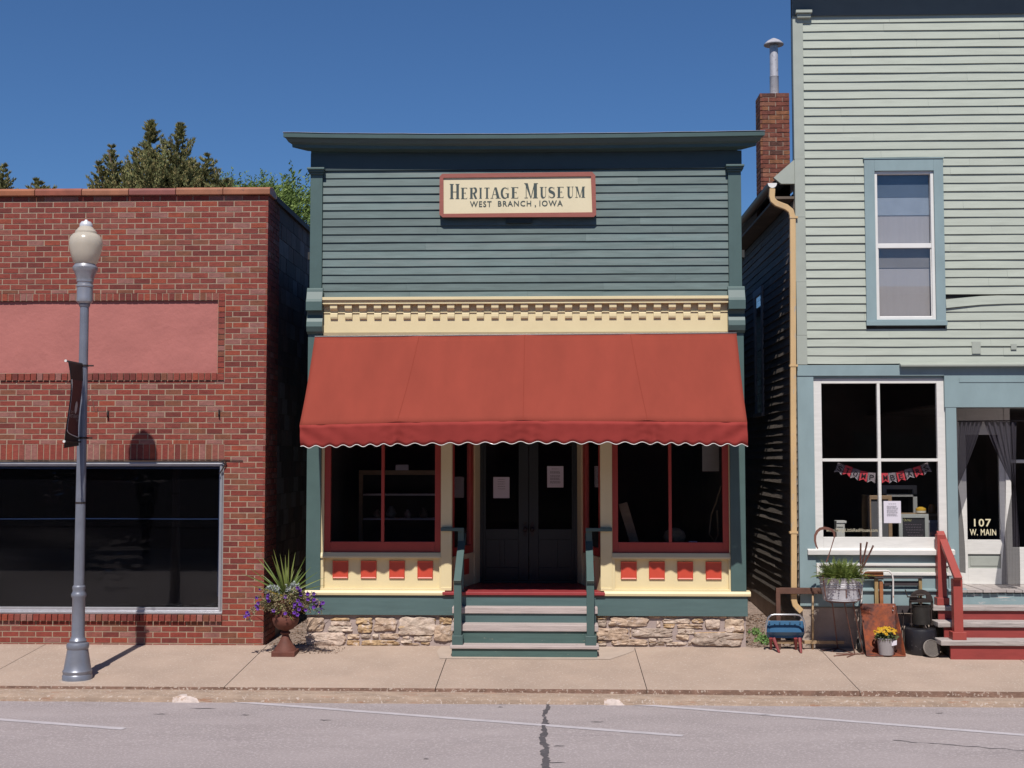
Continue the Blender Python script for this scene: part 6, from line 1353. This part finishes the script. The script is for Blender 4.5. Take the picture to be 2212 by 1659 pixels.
for _ in range(95):
    a = rnd(0, 6.28); r_ = .13 * math.sqrt(rnd(0, 1)); z_ = pz1 + .03 + .085 * math.sqrt(max(0, 1 - (r_ / .135) ** 2)) + rnd(-.008, .008); c_ = Vector((pX + math.cos(a) * r_, pY + math.sin(a) * r_, z_)); nrm = Vector((math.cos(a) * r_ * 6, math.sin(a) * r_ * 6, 1)).normalized(); u_ = nrm.orthogonal().normalized(); v_ = nrm.cross(u_); R_ = rnd(.014, .02)
    for ly in range(3):
        rr = R_ * (1 - ly * .3); vs = [c_ + nrm * (.003 + ly * .004)]
        for k in range(18): t_ = 2 * math.pi * k / 18 + ly; q_ = rr * (1 if k % 2 else .72); vs.append(c_ + (u_ * math.cos(t_) + v_ * math.sin(t_)) * q_ + nrm * (ly * .005 - (.004 if k % 2 else 0)))
        g.add(vs, [(0, 1 + k, 1 + (k + 1) % 18) for k in range(18)])
mk('blossoms', g, mat('mum_yellow', (.80, .50, .02), .6, islramp=[(.85, .52, .02), (.78, .42, .01), (.88, .62, .05)], var=.06, trans=.15), bk)
# hand truck
ht = thing('hand_truck', 'white tubular hand truck standing behind the rusty scoop', 'hand truck', (W(1900, 1390, -.13).x, -.13, swz(-.13)))
Yh = -.13; hp = [(1860, 1390), (1861, 1300), (1863, 1240), (1868, 1234.5), (1874, 1233.3), (1914, 1232.8), (1921, 1234), (1927, 1240), (1929.3, 1252), (1929.6, 1310), (1929.6, 1388)]
g = MB(); g.tube([W(*q, Yh) for q in hp], .010, 8); mk('tube_frame', g, mat('chipped_white_tube', (.72, .68, .66), .45, var=.05, patch=(.42, .16, .08), pscale=14, pth=.60), ht, smooth=True)
for xx in (1857, 1925):
    c_ = W(xx, 1382, Yh - (.10 if xx < 1900 else -.03)); c_.z = swz(c_.y) + .082; g = MB(); g.lathe([(.055, -.016), (.078, -.018), (.082, 0), (.078, .018), (.055, .016)], 0, 0, 24); g.v = [Vector((c_.x + v.z, c_.y + v.y, c_.z + v.x)) for v in g.v]; wh = mk('wheel', g, mat('black_rubber', (.02, .02, .02), .6), ht, smooth='auto')
    g = MB(); g.lathe([(.008, -.02), (.055, -.010), (.055, .010), (.008, .02)], 0, 0, 20); g.v = [Vector((c_.x + v.z, c_.y + v.y, c_.z + v.x)) for v in g.v]; mk('hub', g, M_chrome, wh, smooth='auto')
# wooden bench frame
bn = thing('wooden_bench_frame', 'dark and orange wooden bench frame standing against the blue wall', 'bench', (4.1, -.08, swz(-.08)))
Yn = -.075
def bb2(a, b, Y, d, nm, m_): p, q = W(*zB(*a), Y), W(*zB(*b), Y); g = MB(); g.box(p.x, q.x, Y, Y + d, q.z, p.z); return mk(nm, g, m_, bn, bevel=.003)
M_oldw2 = mat('dark_stained_wood', (.045, .034, .038), .7, var=.3, scale=8, st=(1, 1, 5)); M_orw = mat('orange_wood', (.36, .13, .045), .6, var=.25, scale=6, st=(1, 1, 5)); 
bb2((290, 155), (612, 218), Yn - .03, .03, 'top_board', M_orw); bb2((310, 219), (612, 268), Yn, .03, 'under_rail', M_oldw2)
bb2((480, 228), (1197, 256), Yn - .04, .03, 'top_rail', M_oldw2); bb2((480, 258), (552, 1290), Yn - .01, .03, 'post', mat('ochre_wood', (.34, .23, .10), .6, var=.4, scale=10, st=(6, 1, 1))); bb2((553, 300), (622, 1290), Yn - .02, .03, 'post', M_orw); bb2((622, 290), (1134, 362), Yn, .02, 'back_slat', M_oldw2)
bb2((1135, 258), (1200, 1280), Yn - .02, .04, 'post', mat('ochre_wood', (.3, .2, .1), .6)); bb2((815, 655), (1134, 765), Yn - .03, .04, 'lower_rail', M_oldw2); bb2((622, 680), (815, 720), Yn - .01, .03, 'lower_slat', M_oldw2)
g = MB(); p, q = W(*zB(905, 766), Yn - .02), W(*zB(900, 1260), Yn - .02); g.tube([p, (q.x, Yn - .02, swz(Yn))], .007, 8); mk('rod', g, M_iron, bn)
# drum, press, strainer disc
M_enam = mat('speckled_black_enamel', (.018, .017, .022), .4, var=.25, scale=10, bump=.15, bscale=50, speck=(.35, .33, .36), spscale=55, spth=.70)
DY = -.24; DX = W(*zB(1157, 1200), DY).x; dz0 = swz(DY - .19); dzt = W(*zB(1157, 1005), DY - .15).z
dr_ = (W(*zB(1392, 1200), DY).x - W(*zB(925, 1200), DY).x) / 2
g = MB().lathe([(dr_ - .006, dz0 - .0), (dr_, dz0 + .01), (dr_, dzt - .03), (dr_ - .008, dzt - .008), (dr_ - .03, dzt), (dr_ - .07, dzt + .002), (.01, dzt - .0)], DX, DY, 48, cap=False)
tag(mk('kettle_drum', g, M_enam, loc=(DX, DY, dz0), smooth='auto'), 'squat speckled black enamel drum under the cider press', 'drum')
pr_ = thing('cider_press', 'old iron fruit press with arched frame and crank standing on the drum', 'press', (DX, DY, dzt))
def pb(x, y, Y=DY): return W(*zB(x, y), Y)
g = MB()                                                    # arched plate with a slotted hole
cc = pb(1160, 590); ro = (pb(1335, 590).x - pb(985, 590).x) / 2; ztop_ = pb(1160, 412).z; zlow = pb(1160, 690).z
outer = [(cc.x + ro * math.cos(R(180 - 180 * i / 24)), cc.z + (ztop_ - cc.z) * math.sin(R(180 * i / 24))) for i in range(25)]
hx0, hx1, hz0, hz1 = pb(1082, 530).x, pb(1238, 530).x, pb(1160, 580).z, pb(1160, 475).z
inner = [((hx0 + hx1) / 2 + (hx1 - hx0) / 2 * (1 if abs(math.cos(R(180 - 180 * i / 24))) > .99 else math.copysign(abs(math.cos(R(180 - 180 * i / 24))) ** .5, math.cos(R(180 - 180 * i / 24)))), hz0 + (hz1 - hz0) * (math.sin(R(180 * i / 24)) ** .5 if i not in (0, 24) else 0)) for i in range(25)]
y0, y1 = DY - .03, DY + .0
vs = [(x, y0, z) for x, z in outer] + [(x, y0, z) for x, z in inner] + [(x, y1, z) for x, z in outer] + [(x, y1, z) for x, z in inner]
fs = [(i, 25 + i, 26 + i, i + 1) for i in range(24)] + [(50 + i, 51 + i, 76 + i, 75 + i) for i in range(24)] + [(i, i + 1, 51 + i, 50 + i) for i in range(24)] + [(25 + i, 75 + i, 76 + i, 26 + i) for i in range(24)]
g.add(vs, fs); zb_ = hz0 - .02
g.box(outer[0][0], outer[-1][0], y0, y1, zb_, hz0 + .0)
zl_ = pb(1160, 690).z
for s_ in (-1, 1):
    xo = cc.x + s_ * ro; g.box(min(xo, xo - s_ * .024), max(xo, xo - s_ * .024), y0, y1, zl_, cc.z + .001)
    xr = cc.x + s_ * (ro - .02); g.tube([(xr, DY - .015, zl_ + .01), (xr, DY - .015, dzt + .035)], .007, 8); g.lathe([(.018, dzt + .03), (.02, dzt + .045), (.01, dzt + .05)], xr, DY - .015, 10)
mk('arched_frame', g, M_iron, pr_, bevel=.002)
g = MB(); zb1, zb2 = pb(1170, 940, DY - .1).z, pb(1170, 650, DY - .1).z; bx = pb(1170, 800).x; rb = (pb(1308, 800).x - pb(1035, 800).x) / 2
g.lathe([(.01, zb1), (rb - .006, zb1), (rb - .004, zb2 - .02), (rb + .003, zb2 - .012), (rb + .004, zb2), (rb - .006, zb2), (rb - .012, zb1 + .03), (.01, zb1 + .028)], bx, DY, 32, cap=False); mk('press_bucket', g, mat('dull_iron_bucket', (.04, .037, .034), .5, metal=.4, var=.4, scale=10), pr_, smooth='auto')
g = MB()
for a in (40, 160, 280): g.tube([(bx + .08 * math.cos(R(a)), DY + .08 * math.sin(R(a)), zb1 + .005), (bx + .12 * math.cos(R(a)), DY + .12 * math.sin(R(a)), dzt + .006)], .010, 6)
mk('foot', g, M_iron, pr_)
g = MB(); sx = pb(1155, 500).x; g.tube([(sx, DY - .015, pb(1155, 480).z), (sx, DY - .015, zb2 - .06)], .012, 10); g.lathe([(.05, zb2 - .06), (.05, zb2 - .05)], sx, DY - .01, 16); mk('screw', g, M_iron, pr_)
g = MB(); ck = [(935, 425), (945, 465), (968, 522), (1110, 522)]; g.tube([pb(a, b, DY - .05) for a, b in ck], [.006, .006, .009, .009], 8); g.tube([pb(1095, 500, DY - .05), pb(1215, 492, DY - .05)], .011, 8); g.tube([pb(935, 425, DY - .05), pb(935, 425, DY - .09)], .008, 8); mk('crank', g, M_iron, pr_)
dsY = DY - .215; dc = pb(1322, 1265, dsY); rdx = .100; nrm = Vector((.12, -1, .38)).normalized(); ux = nrm.orthogonal().normalized(); uy = nrm.cross(ux)
g = MB(); n_ = 36
def dd(r, o, k): t_ = 2 * math.pi * k / n_; return dc + (ux * math.cos(t_) + uy * math.sin(t_)) * r + nrm * o
pr2 = [(rdx, -.012), (rdx, .008), (rdx - .008, .010), (rdx - .010, .002)]
vs = [dd(r_, o_, k) for r_, o_ in pr2 for k in range(n_)]; g.add(vs, [(i * n_ + k, i * n_ + (k + 1) % n_, (i + 1) * n_ + (k + 1) % n_, (i + 1) * n_ + k) for i in range(3) for k in range(n_)]); g.add([dd(rdx - .010, .002, k) for k in range(n_)], [tuple(range(n_))]); g.add([dd(rdx, -.012, k) for k in range(n_)], [tuple(range(n_))[::-1]])
for i in range(-6, 7):
    for j in range(-6, 7):
        x_, y_ = i * .0145 + (j % 2) * .007, j * .0125
        if x_ * x_ + y_ * y_ < (rdx - .016) ** 2:
            c_ = dc + ux * x_ + uy * y_ + nrm * .0032; g.add([c_ + (ux * math.cos(t_) + uy * math.sin(t_)) * .0045 for t_ in [k * math.pi / 3 for k in range(6)]], [tuple(range(6))], 1)
low = min(v.z for v in g.v); sh_ = swz(dsY) - low
g.v = [v + Vector((0, 0, sh_)) for v in g.v]
tag(mk('strainer_disc', g, [mat('strainer_grey', (.17, .145, .13), .6, metal=.3, var=.2, scale=12), M_dark], loc=(dc.x, dc.y, swz(dsY))), 'round perforated grey metal disc leaning on the black drum', 'strainer')
# red tool seen far back in the alley gap is left to the dark; weeds at its mouth
M_weed = mat('weed_green', (.11, .22, .05), .7, islramp=[(.09, .19, .04), (.16, .28, .06), (.12, .22, .08)], var=.1, trans=.2)
for k, (a, b, n_, s_, lab) in enumerate(((1655, 1324, 420, .15, 'clump of green weeds at the mouth of the alley by the brown frame'), (1632, 1302, 90, .10, 'small sparse weed further back in the alley'))):
    p = W(a, b, .45 + .5 * k); p.z = .05 + .018 * (1 + k); g = MB(); random.seed(90 + k)
    for _ in range(n_):
        r_ = s_ * rnd(0, 1); t_ = rnd(0, 6.28); q = Vector((p.x + r_ * math.cos(t_), p.y + r_ * 1.6 * math.sin(t_), p.z - .02 + rnd(0, .09) * (1 - r_ / s_ * .6))); leafy(g, q, rnd(.015, .04))
    tag(mk('weed', g, M_weed, loc=tuple(p)), lab, 'weed')

# ================================================================== TREES
def leaf_tri(g, p, d, L_, w_):
    s_ = d.cross(Vector((rnd(-1, 1), rnd(-1, 1), rnd(-1, 1)))).normalized() * w_; g.add([p - s_, p + d * L_, p + s_], [(0, 1, 2)])
M_ced = mat('cedar_foliage', (.10, .09, .035), .8, islramp=[(.19, .20, .075), (.28, .26, .10), (.12, .14, .05), (.33, .26, .10), (.22, .23, .085)], var=.3, scale=1.4, trans=.12)
M_bark = mat('bark', (.14, .09, .06), .9, var=.3, bump=.4)
def cedar(name, tops, Y, base_x, label, zlow, seed, group):
    random.seed(seed); T0 = [W(a, b, Y) for a, b, *_ in tops]; zg = .5
    rt_ = thing(name, label, 'tree', (base_x, Y, zg), group)
    g = MB(); cz = min(t.z for t in T0) - 4
    g.tube([(base_x, Y, zg), (base_x + .05, Y, 4), (base_x, Y, max(zg + 3, cz))], [.3, .24, .16], 10)
    for t_ in T0: g.tube([(base_x, Y, max(zg + 3, cz) - .3), (base_x + (t_.x - base_x) * .6, Y, (cz + t_.z) / 2), (t_.x, Y, t_.z - .15)], [.13, .08, .012], 6)
    mk('trunk', g, M_bark, rt_)
    g = MB()
    for (a, b, rad, slope), t_ in zip(tops, T0):
        yoff = rnd(-.4, .4); z = t_.z - .02; 
        for _ in range(8): leaf_tri(g, Vector((t_.x + rnd(-.02, .02), Y + yoff, z - rnd(0, .25))), Vector((rnd(-.3, .3), rnd(-.3, .3), 1)).normalized(), .16, .02)
        while z > zlow:
            dep = t_.z - z; r_ = min(rad, .05 + slope * dep) * (1 - .0 * dep); cxl = t_.x + (base_x - t_.x) * min(1, dep * .10)
            nb = 6 if z > zlow + 1 else 2
            for _ in range(nb):
                an = rnd(0, 6.28); L_ = r_ * (rnd(.5, 1.1) if rnd(0, 1) < .8 else rnd(1.1, 1.6)); n_ = max(3, int(L_ / .07)); p = Vector((cxl, Y + yoff, z)); d = Vector((math.cos(an), math.sin(an), rnd(.15, .65))).normalized()
                for i in range(n_):
                    p = p + d * (L_ / n_); d = (d + Vector((rnd(-.15, .15), rnd(-.15, .15), .10))).normalized(); cl_ = (.02 + .065 * min(1, L_ / .8)) * (1.15 - .6 * i / n_)
                    for _ in range(15):
                        q = p + Vector((rnd(-1, 1), rnd(-1, 1), rnd(-.6, .8))) * cl_; leaf_tri(g, q, (d + Vector((rnd(-.8, .8), rnd(-.8, .8), rnd(-.2, .9)))).normalized(), rnd(.05, .12), rnd(.008, .024))
            z -= .075 if z > zlow + 3 else .16
    mk('crown', g, M_ced, rt_)
cedar('cedar_tree', [(324, 263, 1.5, .34), (398, 277, 1.25, .42), (234, 312, .9, .42), (448, 335, .6, .5), (291, 322, .8, .45), (212, 352, .5, .4), (358, 312, 1.0, .7), (468, 384, .45, .7), (498, 398, .3, .8), (262, 362, .8, .6), (330, 345, 1.2, .8), (410, 345, 1.1, .8)], 20, W(340, 400, 20).x, 'large brownish-green cedar with several spires behind the brick building', 8.3, 101, 'cedars behind the brick building')
cedar('cedar_tree', [(18, 363, .8, .34), (68, 384, .6, .5), (-30, 330, 1.2, .4), (100, 402, .4, .8)], 21, W(15, 400, 21).x, 'cedar tip showing at the far left edge of the photo', 8.3, 102, 'cedars behind the brick building')
M_leaf = mat('broadleaf', (.10, .18, .035), .7, islramp=[(.13, .20, .035), (.20, .29, .06), (.08, .14, .03), (.27, .36, .09)], var=.12, trans=.2)
def broad(px_, py_, Y, rad, label, seed):
    random.seed(seed); top = W(px_, py_, Y); cx_, cz_ = top.x, top.z - rad * 1.1; rt_ = thing('broadleaf_tree', label, 'tree', (cx_, Y, .4), 'leafy trees behind the buildings')
    g = MB(); g.tube([(cx_, Y, .4), (cx_ + .1, Y, cz_ * .5), (cx_, Y, cz_)], [.25, .18, .10], 10)
    for k in range(9): a = k * .7; g.tube([(cx_, Y, cz_ - .8), (cx_ + math.cos(a) * rad * .4, Y + math.sin(a) * rad * .4, cz_), (cx_ + math.cos(a) * rad * .75, Y + math.sin(a) * rad * .75, cz_ + .5)], [.08, .04, .012], 5)
    mk('trunk', g, M_bark, rt_); g = MB(); cl = []
    for _ in range(300):
        d = Vector((rnd(-1, 1), rnd(-1, 1), rnd(-.9, 1))); d.normalize(); cl.append(Vector((cx_, Y, cz_)) + Vector((d.x * rad, d.y * rad, d.z * rad * 1.05)) * rnd(.45, 1.0))
    for c_ in cl:
        s_ = rnd(.16, .34)
        for _ in range(95):
            d = Vector((rnd(-1, 1), rnd(-1, 1), rnd(-1, 1))); p = c_ + d * s_; q = Vector((rnd(-1, 1), rnd(-1, 1), rnd(-.4, 1))).normalized(); u_ = q.orthogonal().normalized(); L_ = rnd(.045, .085); g.add([p, p + u_ * L_ + q * L_ * .3, p + u_ * L_ * 2, p + u_ * L_ - q.cross(u_) * L_ * .5], [(0, 1, 2, 3)])
        up = c_ + Vector((0, 0, s_))
        if c_.z > cz_ + rad * .3:
            for i in range(14): p = c_ + Vector((rnd(-.05, .05), rnd(-.05, .05), s_ + i * .025)); leaf_tri(g, p, Vector((rnd(-1, 1), rnd(-1, 1), .6)).normalized(), .09, .025)
    mk('crown', g, M_leaf, rt_)
broad(672, 380, 15, 1.75, 'green leafy tree filling the gap between the brick and teal buildings', 111)
broad(548, 384, 24, 1.7, 'green leafy tree top peeping over the right end of the brick parapet', 112)

# ================================================================== unseen store row opposite, added and sized to darken the shop-glass reflections
op = thing('added_store_row', 'unseen plain brick store row added behind the viewer to darken window reflections', 'building', (0, -17, 0))
g = MB(); g.box(-26, 26, -24, -17, -.35, 6.4); mk('wall', g, mat('added_row_brick', (.14, .07, .05), .9, var=.3, scale=2), op)  # wall of the added unseen row
g = MB()
for i in range(-5, 6): g.box(i * 4.6 - 1.5, i * 4.6 + 1.5, -17.0, -16.97, .5, 2.9)
mk('window', g, mat('added_row_glass', (.02, .02, .025), .15), op)  # windows of the added unseen row
g = MB(); g.box(-26.2, 26.2, -24, -16.8, 6.4, 6.6); mk('coping', g, M_conc, op)  # coping of the added unseen row
